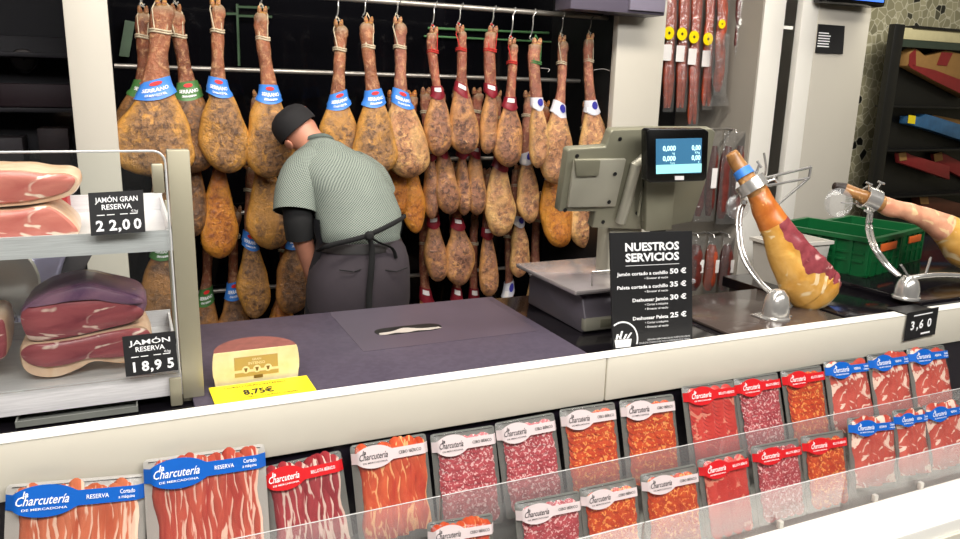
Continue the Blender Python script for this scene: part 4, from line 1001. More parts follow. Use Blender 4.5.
# ================================================================== crates and bins behind the stands
def crate(label, corner, ang, L, Wd, H):
    o = thing('plastic_crate', label, 'crate', corner, 'green crates', (0, 0, R(ang)))
    # local: origin at near corner, +x along the short side to the far right, +y along the long side away
    tk = .008; mb = MB(); mb.box((0, 0, 0), (L, Wd, .006)); mb.build('bottom', M['green_plastic'], o, False)
    for nm, a, b in (('long_side', (0, 0), (L, tk)), ('long_side', (0, Wd - tk), (L, Wd)), ('short_side', (0, tk), (tk, Wd - tk)), ('short_side', (L - tk, tk), (L, Wd - tk))):
        mb = MB(); mb.box((a[0], a[1], .006), (b[0], b[1], H)); lg = b[0] - a[0] > .1
        n = 6 if lg else 4
        for k in range(n + 1):
            if lg:
                x = a[0] + (L - .012) * k / n; y = a[1] - .006 if a[1] < Wd / 2 else b[1]; mb.box((x, y, .006), (x + .012, y + .006, H - .001))
            else:
                y = tk + (Wd - 2 * tk - .012) * k / n; x = a[0] - .006 if a[0] < L / 2 else b[0]; mb.box((x, y, .006), (x + .006, y + .012, H - .001))
        for z in (.05, H * .55):
            if lg: mb.box((a[0] + .02, a[1] - .004 if a[1] < Wd / 2 else b[1], z), (b[0] - .02, a[1] if a[1] < Wd / 2 else b[1] + .004, z + .008))
            else: mb.box((a[0] - .004 if a[0] < L / 2 else b[0], tk + .01, z), (a[0] if a[0] < L / 2 else b[0] + .004, Wd - tk - .01, z + .008))
        s = mb.build(nm, M['green_plastic'], o, False)
    mb = MB(); r_ = .012
    mb.box((-r_, -r_, H - .016), (L + r_, 0, H)); mb.box((-r_, Wd, H - .016), (L + r_, Wd + r_, H)); mb.box((-r_, 0, H - .016), (0, Wd, H)); mb.box((L, 0, H - .016), (L + r_, Wd, H)); mb.build('rim', M['green_plastic'], o, False)
    MB().box((L + .006, Wd * .25, H * .62), (L + .0125, Wd * .75, H * .82)).build('clip', M['orange'], o, True, .002)
    MB().box((-.0125, Wd * .25, H * .62), (-.006, Wd * .75, H * .82)).build('clip', M['orange'], o, True, .002)
    return o
zc_ = ZC - .012
# near corner of the front crate and the run of its long and short top edges
k0 = PZ(866, 278, zc_ + .03)
hc = PX(866, 239, k0.y).z - k0.z
kl = P(775, 223, 2, k0.z + hc); dirl = Vector((kl.x - k0.x, kl.y - k0.y, 0)); Ll = min(.60, dirl.length); angl = math.degrees(math.atan2(dirl.y, dirl.x))
stand_z = k0.z
def place_crate(label, near, ang_long, L, Wd, H):
    # long side runs from the near corner along ang_long; short side to the right of it
    a = R(ang_long); ux = Vector((math.cos(a), math.sin(a), 0)); uy = Vector((-math.sin(a), math.cos(a), 0))
    org = near + ux * L          # local +x points back along the long side
    return crate(label, near - uy * 0 + (ux * L if False else Vector()), ang_long, L, Wd, H) if False else crate(label, near + ux * L, ang_long + 180, L, Wd, H)
DBG = (k0, hc, dirl, angl)
place_crate('green plastic crate with orange clips, front one on the counter behind the first ham', k0, angl, Ll, .26, hc)
k1 = k0 + Vector((.29, .10, 0))
place_crate('green plastic crate standing behind and beside the front crate near the second ham stand', k1, angl, Ll * .8, .22, hc * .95)
# bin
a, b = PX(757, 244, 2.0), PX(800, 292, 2.0)
bn = thing('storage_bin', 'pale grey plastic bin on the counter behind the first ham stand', 'bin', (a.x, 2.0, zc_))
x0, x1, zt2 = a.x + .085, b.x + .085, a.z
mb = MB()
mb.loft([[Vector((x, y, z)) for x, y in ((x0 + k, 1.965 + k), (x1 - k, 1.965 + k), (x1 - k, 2.11 - k), (x0 + k, 2.11 - k))] for k, z in ((.012, zc_), (0, zt2), (.006, zt2), (.016, zc_ + .01))], True, True); mb.build('body', M['tray_white'], bn, False)
mb = MB(); mb.loft([[Vector((x, y, z)) for x, y in ((x0 - k, 1.965 - k), (x1 + k, 1.965 - k), (x1 + k, 2.11 + k), (x0 - k, 2.11 + k))] for k, z in ((.0, zt2 - .012), (.008, zt2 - .012), (.008, zt2), (-.001, zt2), (.0, zt2 - .012))], False, False); mb.build('rim', M['tray_white'], bn, False)

# ================================================================== chorizo packs in the niche
def stick_pack(label, top, bot, Y, w, mats, group, sticker=True, two=True, seed=0, body=None):
    r = random.Random(seed); a, b = PX(*top, Y), PX(*bot, Y)
    o = thing('chorizo_pack', label, 'sausage pack', a, group)
    d = b - a; L = d.length; n_ = 2 if two else 1
    for k in range(n_):
        off = Vector(((k - .5) * w * .42 if two else 0, 0, 0)); pts = [a + d * (i / 14) + off + Vector((.004 * math.sin(i * 1.1 + k * 2 + seed), 0, 0)) for i in range(15)]
        rr = [w * (.24 if two else .34) * (1 + .06 * math.sin(i * 2.3 + k)) for i in range(15)]; rr[0] *= .5; rr[-1] *= .45
        MB().tube(pts, rr, 10).build('sausage', M[mats], o)
    hw = w / 2
    MB().loft([[a + Vector((-hw, -.020, .03)), a + Vector((0, -.027, .03)), a + Vector((hw, -.020, .03))]] + [[a + d * f + Vector((-hw, -.012, 0)), a + d * f + Vector((0, -.026, 0)), a + d * f + Vector((hw, -.012, 0))] for f in (.15, .4, .7, .95)] + [[b + Vector((-hw, -.01, -.02)), b + Vector((0, -.012, -.02)), b + Vector((hw, -.01, -.02))]], closed=False).build('bag', M['bag'], o)
    if sticker:
        return o, a, d
    return o, a, d
def sticker(o, c, r, mat, rect_=None):
    s = MB().lathe(c, [(0, .002), (r, .001), (r, 0), (0, 0)], 24, (0, -1, 0)).build('round_label', mat, o)
    MB().lathe(c + Vector((0, -.0022, 0)), [(0, .0006), (r * .22, .0005), (r * .22, 0), (0, 0)], 16, (0, -1, 0)).build('emblem', M['ink_black'], s)
    if rect_: boxo('white_label', *rect_, M['white_lab'], o)
Yn = 3.22
gS = 'chorizo packs hanging in the niche'
for i, (x, yl, yb, lab) in enumerate([(667, 33, 108, 'chorizo pack half hidden by the white pillar edge in the niche, yellow round label'), (680, 34, 108, 'chorizo pack with yellow round label hanging second from the pillar in the niche'),
                                  (692, 37, 124, 'longest chorizo pack with yellow round label, third from the pillar in the niche'), (706, 39, 106, 'chorizo pack with yellow round label, fourth from the pillar beside the crinkled bag')]):
    o, a, d = stick_pack(lab, (x + 6, -30), (x, yb), Yn, .064, 'chorizo_stick', gS, seed=i)
    c = PX(x + 2, yl, Yn - .032); sticker(o, c, .031, M['yellow_lab'], ((c.x - .026, c.y - .001, PX(x, yl + 28, Yn).z), (c.x + .024, c.y, PX(x, yl + 12, Yn).z)))
    hk = MB().tube([a + Vector((0, 0, .03)), a + Vector((0, 0, .10)), a + Vector((0, .05, .11))], .003, 6).build('hanger', M['chrome'], o)
o, a, d = stick_pack('crinkled clear bag holding a single short sausage with yellow label in the niche', (724, -20), (718, 92), Yn - .05, .075, 'chorizo_stick', gS, two=False, seed=9)
c = PX(722, 24, Yn - .085); sticker(o, c, .022, M['yellow_lab'])
MB().loft([[PX(x, y, Yn - .09 - (j % 2) * .004) for j, x in enumerate((709 + k * 1.5, 713 + k, 718, 724, 729 - k))] for k, y in ((-1, 34), (0, 50), (1, 70), (3, 92), (0, 106))], closed=False).build('crinkled_bag', M['bag'], o)
o, a, d = stick_pack('dark sausage pack with pale round label hanging beside the grey niche wall', (741, -20), (737, 60), Yn - .05, .05, 'chorizo_dark', gS, two=False, seed=12)
c = PX(741, 22, Yn - .08); sticker(o, c, .016, M['white_lab'])
rl = thing('niche_rail', 'steel peg rail above the small sausage packs in the niche', 'rail', PX(720, 222, 3.3))
gL = 'small sausage packs on the lower niche rails'
for Yr, y in ((3.13, 129), (3.13, 232)):
    p = PX(720, y, Yr); MB().tube([Vector((xr1 + .02, Yr, p.z)), Vector((x30 - .014, Yr, p.z))], .006, 8).build('bar', M['rail'], rl)
def small_pack(label, x0, x1, y0, y1, Y, mat, n, seed):
    a, b = PX(x0, y0, Y), PX(x1, y1, Y); o = thing('sausage_pack', label, 'sausage pack', (a.x, Y, b.z), gL)
    b.x = PX(x1, y0, Y).x; w = b.x - a.x; H = a.z - b.z
    for k in range(n):
        x = a.x + w * (k + .5) / n; MB().tube([Vector((x + .003 * math.sin(i + seed), Y, a.z - H * (.16 + .78 * i / 8))) for i in range(9)], [w / n * f for f in (.2, .34, .40, .36, .40, .38, .40, .36, .2)], 10).build('sausage', M[mat], o)
    MB().loft([[Vector((a.x, Y - .012, z)), Vector((a.x + w * .3, Y - .03 - dd, z)), Vector((a.x + w * .7, Y - .026, z)), Vector((b.x, Y - .012, z))] for z, dd in ((a.z, -.01), (a.z - H * .15, 0), (a.z - H * .5, .003), (a.z - H * .9, 0), (b.z, -.01))], closed=False).build('bag', M['bag'], o)
    boxo('white_label', (a.x + w * .55, Y - .034, a.z - H * .62), (a.x + w * .8, Y - .032, a.z - H * .40), M['white_lab'], o)
    MB().tube([Vector((a.x + w / 2, Y - .01, a.z - .01)), Vector((a.x + w / 2, Y, a.z + .006)), Vector((a.x + w / 2, 3.13, a.z + .008))], .003, 6).build('peg', M['chrome'], o)
small_pack('upper row pack of dark red sausages beside the customer screen in the niche', 700, 721, 131, 220, 3.05, 'chorizo_dark', 2, 1)
small_pack('upper row pack of red sausages behind the first ham hoof in the niche', 723, 748, 131, 222, 3.05, 'chorizo_dark', 2, 2)
small_pack('lower row sausage pack partly behind the services sign in the niche', 690, 705, 236, 292, 3.05, 'chorizo_dark', 1, 3)
small_pack('lower row pack of brownish sausage in the middle of the niche', 707, 720, 236, 292, 3.05, 'chorizo_stick', 1, 4)
small_pack('lower row sausage pack nearest the grey wall of the niche', 722, 735, 236, 292, 3.05, 'chorizo_dark', 1, 5)
# low rear shelf inside the niche
boxo_n = tag(boxo('niche_shelf', (xr1 + .005, 3.02, PX(715, 300, 3.2).z - .03), (x30 - .015, 3.58, PX(715, 300, 3.2).z), M['grey_wall'], None, .004), 'grey shelf board closing the bottom of the sausage niche', 'shelf')

# ================================================================== dark shelving beside the terrazzo wall
Yw = 4.55
struct(boxo('wall_terrazzo', (x41 - .03, 4.95, 0), (7.6, 5.0, 3.3), M['terrazzo']))
rk = thing('shelving_rack', 'tall black shelving rack of packaged goods against the terrazzo wall', 'shelving', (PX(890, 150, Yw).x, Yw, 0))
xr_ = PX(897, 40, Yw).x; zt3 = PX(900, 25, Yw).z
boxo('side_panel', (xr_ - .12, Yw - .06, 0), (xr_, Yw + .0, zt3), M['black'], rk, .006)
boxo('back_panel', (xr_ + .13, Yw + .13, 0), (7.5, Yw + .15, zt3), M['black'], rk)
boxo('header', (xr_ + .02, Yw - .03, zt3 - .11), (7.5, Yw, zt3 - .02), flat('header_cream', C(196, 188, 150), .5), rk, .003)
boxo('top_panel', (xr_ + .12, Yw - .05, zt3 - .02), (7.5, Yw + .128, zt3), M['black'], rk)
boxo('valance', (xr_, Yw - .03, zt3 - .17), (7.5, Yw - .01, zt3 - .112), flat('valance_green', C(50, 62, 54), .4), rk)
for y in (106, 149, 194.5, 235):
    z = PX(915, y, Yw).z; boxo('shelf', (xr_ + .005, Yw - .05, z - .016), (7.5, Yw + .128, z), M['black'], rk, .003)
def goods(name, label, cat, poly, Y, d, mat, extra=(), group='goods on the black rack'):
    pp = [PX(x, y, Y) for x, y in poly]; c = sum(pp, Vector()) / len(pp)
    o = thing(name, label, cat, (c.x, Y, min(p.z for p in pp)), group)
    MB().prism(pp, (0, d, 0)).build('body', mat, o, True, .008)
    for nm, q, m_ in extra: MB().prism([PX(x, y, Y - .006) for x, y in q], (0, .004, 0)).build(nm, m_, o, False)
    return o
goods('open_carton', 'tilted kraft and red open carton on the top shelf of the black rack', 'carton', [(910, 52), (916, 48), (926, 56), (936, 54), (946, 50), (972, 56), (972, 100), (908, 66)], Yw + .012, .10, M['kraft'],
      [('red_end', [(910, 54), (916, 49), (916, 66), (909, 66)], M['red_card']), ('red_panel', [(942, 52), (953, 53), (947, 66), (937, 65)], M['red_card']), ('red_base', [(908, 64), (935, 70), (972, 84), (972, 99), (935, 81), (911, 68)], M['red_card'])])
goods('blue_packet', 'blue packet with yellow end lying tilted on the second shelf of the black rack', 'packet', [(909, 116), (922, 117), (926, 114), (934, 116), (985, 132), (985, 148), (930, 130), (908, 124)], Yw + .012, .09, M['blue_bag'],
      [('yellow_end', [(909, 115), (916, 116), (915, 124), (908, 123)], M['yellow'])])
goods('kraft_packet', 'plain brown packet lying behind the blue packet on the rack', 'packet', [(934, 115), (990, 125), (990, 132), (936, 120)], Yw + .095, .03, M['kraft'])
for i, (q, lab) in enumerate([([(899, 153), (906, 152), (912, 155), (950, 166), (950, 180), (900, 163)], 'red-brown bag lying first on the third shelf of the black rack'), ([(934, 154), (942, 152), (985, 174), (985, 190), (938, 165)], 'red-brown bag lying beside another bag, farther along the third shelf')]):
    goods('bread_bag', lab, 'bag', q, Yw + .012 + i * .06, .05, M['red_card'], [('kraft_end', [q[0], q[1], (q[1][0] + 1, q[1][1] + 8), (q[0][0] + 1, q[0][1] + 8)], M['kraft'])])
goods('dark_packet', 'dark packet with pale end lying on the lowest visible rack shelf', 'packet', [(920, 196), (930, 195), (985, 210), (985, 225), (922, 206)], Yw + .012, .1, M['brown_bag'], [('pale_end', [(920, 197), (928, 196), (929, 204), (921, 204)], M['kraft'])])
# ================================================================== hanging hams
TY = [3.10, 3.215, 3.33, 3.445]
def rail(label, px, py, Y, r, x1=None):
    z = PX(px, py, Y).z
    o = MB().tube([Vector((xl1 + .003, Y, z)), Vector((xr0 + .008, Y, z))], r, 12).build('hanging_rail', M['rail']); tag(o, label, 'rail', 'steel rails of the ham bay'); return z
zr = [rail('topmost steel rail of the ham bay, carrying the hooks of the front hams', 460, 7, TY[0], .011),
      rail('second steel rail, crossing behind the labels of the top row hams', 365, 74, TY[1] + .10, .010),
      rail('third steel rail, hidden behind the second row hams', 365, 160, TY[2] + .07, .010),
      rail('fourth steel rail, glimpsed between hams beside the man at elbow height', 234, 213, TY[3] + .06, .010),
      rail('lowest steel rail, glimpsed behind the scale platter and hams low down', 580, 262, TY[3] + .14, .010)]
PROF = [(0, .10), (.012, .20), (.03, .27), (.06, .285), (.10, .26), (.14, .235), (.18, .25), (.22, .255), (.27, .235), (.32, .245), (.37, .28), (.42, .31), (.47, .37), (.52, .47), (.57, .60), (.62, .73), (.67, .84), (.72, .93), (.77, .985), (.82, 1.0), (.87, .95), (.91, .86), (.945, .72), (.975, .50), (.993, .24), (1, .03)]
def prof_at(t):
    for (t0, w0), (t1, w1) in zip(PROF, PROF[1:]):
        if t0 <= t <= t1: return w0 + (w1 - w0) * (t - t0) / (t1 - t0)
    return .03
BAND = {'blue': 'blue_band', 'green': 'green_band', 'red': 'red_band', 'pale': 'pale_band'}
for s in ('JAMÓN', 'SERRANO', 'GRAN RESERVA'): text_geo(s, .02)
def ham(label, tier, top, bot, wpx, band, mat, seed, rope='rope', asym=None, dy=0, hook=False, t_band=.425):
    r = random.Random(seed); Y = TY[tier] + dy
    if asym is None: asym = r.uniform(-.35, .35)
    a, b = PX(*top, Y), PX(*bot, Y); b.y = a.y - .012
    L = (a - b).length; W = wpx * MPP(Y, bot[0]) / 2; seg = 22
    if W < .06: hockmin = .026
    else: hockmin = .02
    D = min(.050, max(.040, W * .58)); d = (b - a)
    ex = Vector((1, 0, 0)); ey = Vector((0, 1, 0)); rings = []; N = len(PROF)
    def ring(t, extra=0, hmin=hockmin, nz=True, wk=None):
        w = prof_at(t) if wk is None else wk
        aw = max(W * w, min(hmin, W * 1.2) * min(1, (t + .004) / .02) if t < .5 else W * w * 1) + extra; bw = (max(D * min(1, w * 1.25), min(.022, D) * min(1, (t + .004) / .02)) if t < .5 else D * min(1.0, w * 1.15)) + extra
        bend = .010 * math.sin(t * 5 + seed) * (1 if t < .5 else .5)
        c = a + d * t + ex * (asym * W * .22 * math.sin(math.pi * max(0, (t - .35) / .65)) + bend)
        if t < .07: c = c + ex * .004
        out = []
        for k in range(seg):
            th = 2 * math.pi * k / seg; ca, sa = math.cos(th), math.sin(th)
            # one flank fuller than the other
            f = 1 + asym * .10 * ca * (1 if t > .5 else 0)
            q = c + ex * (aw * ca * f) + ey * (bw * sa)
            if nz: q = q + (q - c) * (noise.noise(Vector((q.x * 9 + seed, q.y * 9, q.z * 9))) * (.26 if t > .45 else .16))
            out.append(q)
        return out
    ts = []
    for (t0, _), (t1, _) in zip(PROF, PROF[1:]): ts += [t0, (t0 + t1) / 2]
    ts.append(1.0)
    o = thing('hanging_ham', label, 'ham', a, 'cured hams hanging on the rails')
    hb = MB()
    for s_ in (-1, 1): hb.lathe(a + Vector((s_ * hockmin * .34, -.004, -.016)), [(.001, 0), (hockmin * .42, .006), (hockmin * .46, .018), (hockmin * .36, .030), (hockmin * .14, .038), (.001, .039)], 10, Vector((s_ * .18, -.25, 1)))
    hb.loft([ring(t) for t in ts], uv=lambda i, j: (j / seg, ts[i]))
    hb.build('ham_body', HM[mat], o, ang=80)
    # string round the hock and loop to the hook
    c = a + d * .16; rr = max(W * prof_at(.16), min(hockmin, W * 1.2)); rb = max(D * prof_at(.16) * 1.25, min(.022, D))
    rp = [Vector((c.x + .006 * math.sin(.16 * 5 + seed) + (rr + .002) * math.cos(x), c.y + (rb + .002) * math.sin(x), c.z + .003 * math.sin(x * 2))) for x in [2 * math.pi * i / 24 for i in range(25)]]
    rp_o = MB().tube(rp, .0032, 6)
    rp_o.tube([p + Vector((0, 0, .008)) for p in rp], .0032, 6)
    if hook: rp_o.tube([rp[16], a + Vector((-rr * .9, -rb * .6, -.02)), a + Vector((-.004, 0, .035))], .0025, 5); rp_o.tube([a + Vector((-.004, 0, .035)), a + Vector((rr * .8, -rb * .5, -.01)), rp[20]], .0022, 5)
    rp_o.build('rope', M[rope], o)
    if band:
        t0, t1 = t_band, t_band + (.092 if band in ('blue', 'green') else .08)
        nt = 6; tilt = .03 * r.uniform(-1, 1)
        rg = []
        for i in range(nt + 1):
            t = t0 + (t1 - t0) * i / nt; q = ring(t, .004 + .003 * i / nt, nz=False); f = []
            for k, p in enumerate(q):
                th = 2 * math.pi * k / seg; f.append(p + Vector((0, 0, (-.016 * i / nt) * max(0, -math.sin(th)) ** 2 + tilt * math.cos(th) * .5)))
            rg.append(f)
        bo = MB().loft(rg, False, False).build('label_sleeve', M[BAND[band]], o)
        def on_sleeve(u, v, off=.0022):      # u: -1..1 across the front (angle), v: 0 top..1 bottom
            t = t0 + (t1 - t0) * v; th = -math.pi / 2 + u * 1.25; w = prof_at(t); ex0 = .004 + .003 * v
            aw = max(W * w, min(hockmin, W * 1.2) if t < .5 else 0) + ex0 + off; bw = (max(D * min(1, w * 1.25), min(.022, D)) if t < .5 else D * min(1, w * 1.15)) + ex0 + off
            c = a + d * t + ex * (asym * W * .22 * math.sin(math.pi * max(0, (t - .35) / .65)) + .010 * math.sin(t * 5 + seed) * (1 if t < .5 else .5))
            f = 1 + asym * .10 * math.cos(th) * (1 if t > .5 else 0)
            return Vector((c.x + aw * math.cos(th) * f, c.y + bw * math.sin(th), c.z - .016 * v * max(0, -math.sin(th)) ** 2 + tilt * math.cos(th) * .5))
        def patch(mb, u0, u1, v0, v1, off, n=8, oval=False):
            if oval:
                mb.add([on_sleeve((u0 + u1) / 2 + (u1 - u0) / 2 * math.cos(x), (v0 + v1) / 2 + (v1 - v0) / 2 * math.sin(x), off) for x in [2 * math.pi * i / 16 for i in range(16)]], [tuple(range(16))])
            else: mb.loft([[on_sleeve(u0 + (u1 - u0) * i / n, v, off) for i in range(n + 1)] for v in (v0, (v0 + v1) / 2, v1)], closed=False)
            return mb
        if band in ('blue', 'green'):
            patch(MB(), -.32, .32, .10, .30, .003, oval=True).build('red_mark', M['red'], bo)
            t = MB(); fn = lambda x, y: on_sleeve(x, .5 - y, .003)
            put_text(t, 'SERRANO', .26, fn, 0, -.10, 'C', bold=.02, width=1.25); t.build('lettering', M['ink_white'], bo, False)
            t = MB(); put_text(t, 'GRAN RESERVA', .16, fn, 0, -.32, 'C', bold=.02, width=.85); t.build('lettering', M['ink_white'], bo, False)
        elif band == 'red':
            patch(MB(), -.6, .25, .12, .42, .003).build('white_tag', M['white_lab'], bo)
        else:
            patch(MB(), -.25, .45, .08, .62, .003, oval=True).build('round_emblem', M['indigo'], bo)
            patch(MB(), -.8, -.3, .5, .9, .003).build('white_tag', M['white_lab'], bo)
    if hook:
        zt_h = zr[0]; Yr = TY[0]; x = a.x
        hp = [Vector((x - .004, Yr, a.z + .030))] + [Vector((x - .002 + .002 * f, Yr - .014 * math.sin(f * 3), a.z + .03 + (zt_h - a.z - .03) * f)) for f in (.2, .5, .8)] + [Vector((x + .010, Yr - .014, zt_h + .002)), Vector((x + .014, Yr - .004, zt_h + .014)), Vector((x + .014, Yr + .010, zt_h + .010))]
        hk = MB().tube(hp, .0030, 6)
        hk.tube([Vector((x - .004, Yr, a.z + .034)), Vector((x - .012, Yr - .004, a.z + .022)), Vector((x - .002, Yr - .006, a.z + .014)), Vector((x + .006, Yr - .004, a.z + .024))], .003, 6)
        hk = hk.build('steel_hook', M['chrome']); tag(hk, 'steel hook on the top rail holding the ' + hook, 'hook', 'steel hooks on the top rail')
    return o
H = [ # tier, top, bottom, width px, band, material, label, extras
 (0, (143, 12), (140, 168), 50, 'green', 'brown', 'green-labelled ham half behind the widest top row ham, on its pillar side', dict(dy=.05, hook='green-labelled ham next to the pillar')),
 (0, (161, 4), (158, 177), 76, 'blue', 'serrano', 'widest ham with blue sleeve, in front at the pillar end of the top row', dict(hook='widest ham near the pillar', asym=-.3, dy=-.05)),
 (0, (176, 10), (193, 173), 52, 'green', 'brown', 'green-labelled brown ham peeping out behind the widest top row ham, away from the pillar', dict(dy=.055, hook='green-labelled ham beside the widest ham', asym=.3)),
 (0, (215, 4), (228, 173), 46, 'blue', 'serrano', 'blue-labelled ham hanging alone, second blue one of the top row', dict(hook='second blue-labelled ham', asym=-.2)),
 (0, (262, 12), (270, 178), 48, 'blue', 'serrano', 'blue-labelled ham behind the black cap of the man, top row', dict(hook='blue-labelled ham above the cap', asym=.2)),
 (0, (338, 25), (343, 178), 46, 'blue', 'serrano', 'blue-labelled ham above the bent back of the man, first of three there', dict(hook='blue-labelled ham above the back', asym=-.2)),
 (0, (368, 22), (374, 176), 46, 'blue', 'serrano', 'blue-labelled ham above the bent back of the man, middle of three there', dict(hook='middle blue-labelled ham above the back', asym=.2, dy=-.045)),
 (0, (397, 22), (407, 178), 44, 'blue', 'pale', 'blue-labelled ham beside the shoulder of the man, last blue one of the top row', dict(hook='last blue-labelled ham', asym=.2)),
 (0, (433, 32), (437, 156), 27, 'red', 'paleta', 'small shoulder ham with wine-red tag, first red-tagged one of the top row', dict(hook='first red-tagged ham', rope='rope_red')),
 (0, (459, 30), (464, 154), 33, 'red', 'paleta', 'small shoulder ham with wine-red tag, second red-tagged one of the top row', dict(hook='second red-tagged ham', rope='rope_red', asym=.3)),
 (0, (492, 31), (486, 154), 19, 'red', 'paleta', 'narrow edge-on shoulder ham with wine-red tag, third red-tagged one of the top row', dict(hook='narrow red-tagged ham', rope='rope_red')),
 (0, (511, 43), (508, 167), 31, 'red', 'paleta', 'mottled ham with round wine-red and white badge, last red-tagged one of the top row', dict(hook='badge ham', rope='rope_red')),
 (0, (536, 43), (536, 168), 20, 'pale', 'pale', 'narrow ham with pale sleeve and indigo emblem, first pale-labelled one of the top row', dict(hook='narrow pale-labelled ham', rope='rope_green', dy=-.045)),
 (0, (561, 40), (556, 184), 34, 'pale', 'pale', 'ham with pale sleeve and indigo emblem, second pale-labelled one of the top row', dict(hook='second pale-labelled ham', asym=-.3)),
 (0, (589, 38), (592, 180), 34, 'pale', 'pale', 'ham with pale sleeve partly behind the scale screen, last of the top row', dict(hook='last ham by the second pillar', asym=.2)),
 (1, (168, 88), (164, 240), 38, None, 'brown', 'dark brown ham of the second row behind the shelf post, on its pillar side', {}),
 (1, (195, 90), (194, 236), 26, None, 'brown', 'dark brown narrow ham of the second row just past the shelf post', {}),
 (1, (213, 95), (221, 258), 34, None, 'orange', 'bright orange ham with smooth fat, second row beside the shelf post', dict(asym=.3)),
 (1, (257, 95), (270, 249), 44, None, 'serrano', 'large mottled ham of the second row beside the elbow of the man', dict(asym=.3)),
 (1, (392, 95), (398, 216), 24, None, 'orange', 'orange ham of the second row tight against the back of the man', {}),
 (1, (411, 95), (414, 233), 24, None, 'orange', 'smooth amber ham of the second row hanging lower beside the back of the man', {}),
 (1, (425, 92), (432, 219), 15, 'red', 'paleta', 'narrow reddish ham of the second row after the amber ham', {}),
 (1, (438, 92), (448, 214), 25, 'red', 'paleta', 'small mottled shoulder ham of the second row with a wine-red sleeve', dict(asym=.1, dy=-.02)),
 (1, (457, 92), (464, 215), 16, 'red', 'paleta', 'narrow red-orange shoulder ham of the second row, edge-on', {}),
 (1, (476, 92), (475, 215), 19, 'red', 'paleta', 'narrow shoulder ham of the second row just before the largest pale grey one', {}),
 (1, (497, 95), (499, 236), 34, 'red', 'pale', 'large greyish oval ham with red badge, centre of the second row', {}),
 (1, (527, 95), (528, 223), 23, 'pale', 'pale', 'pale-sleeved ham of the second row beside the operator screen', dict(asym=-.2)),
 (1, (545, 105), (560, 247), 36, 'pale', 'orange', 'orange ham of the second row reaching under the operator screen corner', dict(asym=-.4)),
 (1, (585, 105), (584, 248), 38, 'pale', 'pale', 'pale ham of the second row showing below the operator screen', {}),
 (2, (162, 170), (160, 332), 44, 'green', 'brown', 'brown ham of the third row seen between the steel shelves', {}),
 (2, (247, 165), (254, 318), 31, 'blue', 'serrano', 'golden brown ham of the third row below the large mottled one', dict(asym=.2)),
 (2, (297, 168), (291, 313), 38, 'blue', 'brown', 'dark brown ham of the third row below the forearm of the man', {}),
 (2, (430, 165), (437, 281), 23, 'red', 'paleta', 'small reddish shoulder ham, first of the third row past the man', {}),
 (2, (455, 165), (459, 285), 30, 'red', 'paleta', 'mottled shoulder ham with red sleeve, second of the third row past the man', {}),
 (2, (486, 172), (488, 296), 20, 'red', 'paleta', 'long narrow shoulder ham of the third row near the scale', {}),
 (2, (518, 168), (517, 277), 21, 'pale', 'pale', 'small pale-sleeved ham of the third row just above the scale platter', dict(asym=.3)),
 (3, (205, 217), (206, 377), 34, 'green', 'brown', 'lowest row ham showing its hock and green label beside the shelf post', {}),
 (3, (237, 210), (231, 372), 36, 'blue', 'brown', 'lowest row ham with blue sleeve above the slate worktop near the cheese', {}),
 (3, (283, 225), (281, 382), 40, None, 'orange', 'lowest row orange ham peeping above the worktop beside the man', {}),
 (3, (424, 217), (428, 377), 30, 'red', 'paleta', 'lowest row ham with red band directly beside the trousers of the man', {}),
 (3, (452, 217), (458, 377), 26, 'red', 'paleta', 'lowest row ham with red band, second past the man', {}),
 (3, (474, 217), (476, 377), 24, 'red', 'paleta', 'lowest row ham with red band, third past the man', {}),
 (3, (508, 210), (505, 372), 26, 'pale', 'pale', 'lowest row ham with pale sleeve beside the scale edge', {}),
 (3, (537, 195), (535, 350), 30, 'pale', 'pale', 'lowest row ham with pale sleeve just above the scale platter corner', {}),
 (3, (572, 205), (572, 360), 24, None, 'pale', 'lowest row ham whose pink hock shows behind the scale platter', {})]
for i, (ti, tp, bt, w, bd, mt, lab, kw) in enumerate(H): ham(lab, ti, tp, bt, w, bd, mt, 100 + i * 3, **kw)
# paper tags tied to two hams
for a, b, c, lab in (((538, 68), (549, 69), (548, 72), 'small white paper tag tied to the narrow pale-labelled ham'), ((594, 70), (604, 69), (612, 72), 'long thin white tie end sticking out from the last ham of the top row')):
    Y = TY[0] - .035; MB2 = MB().tube(spline([PX(*a, Y), PX(*b, Y), PX(*c, Y)], 4), .003, 6, flatten=.4); tag(MB2.build('paper_tag', M['white_lab']), lab, 'tag')

# ================================================================== the man behind the counter
def ringE(c, a, b, n=28, tilt=0, ex=Vector((1, 0, 0)), p=1.0):
    ey = Vector((0, math.cos(tilt), math.sin(tilt))); out = []
    for k in range(n):
        th = 2 * math.pi * k / n; ca, sa = math.cos(th), math.sin(th)
        ca = math.copysign(abs(ca) ** p, ca); sa = math.copysign(abs(sa) ** p, sa)
        out.append(c + ex * (a * ca) + ey * (b * sa))
    return out
YM = 2.66
mp = MPP(YM, 350)
man = thing('person', 'man seen from behind in green checked shirt, dark trousers and black cap, bending forward', 'person', (PX(355, 260, YM).x, YM, 0))
hipc = PX(359, 285, YM)
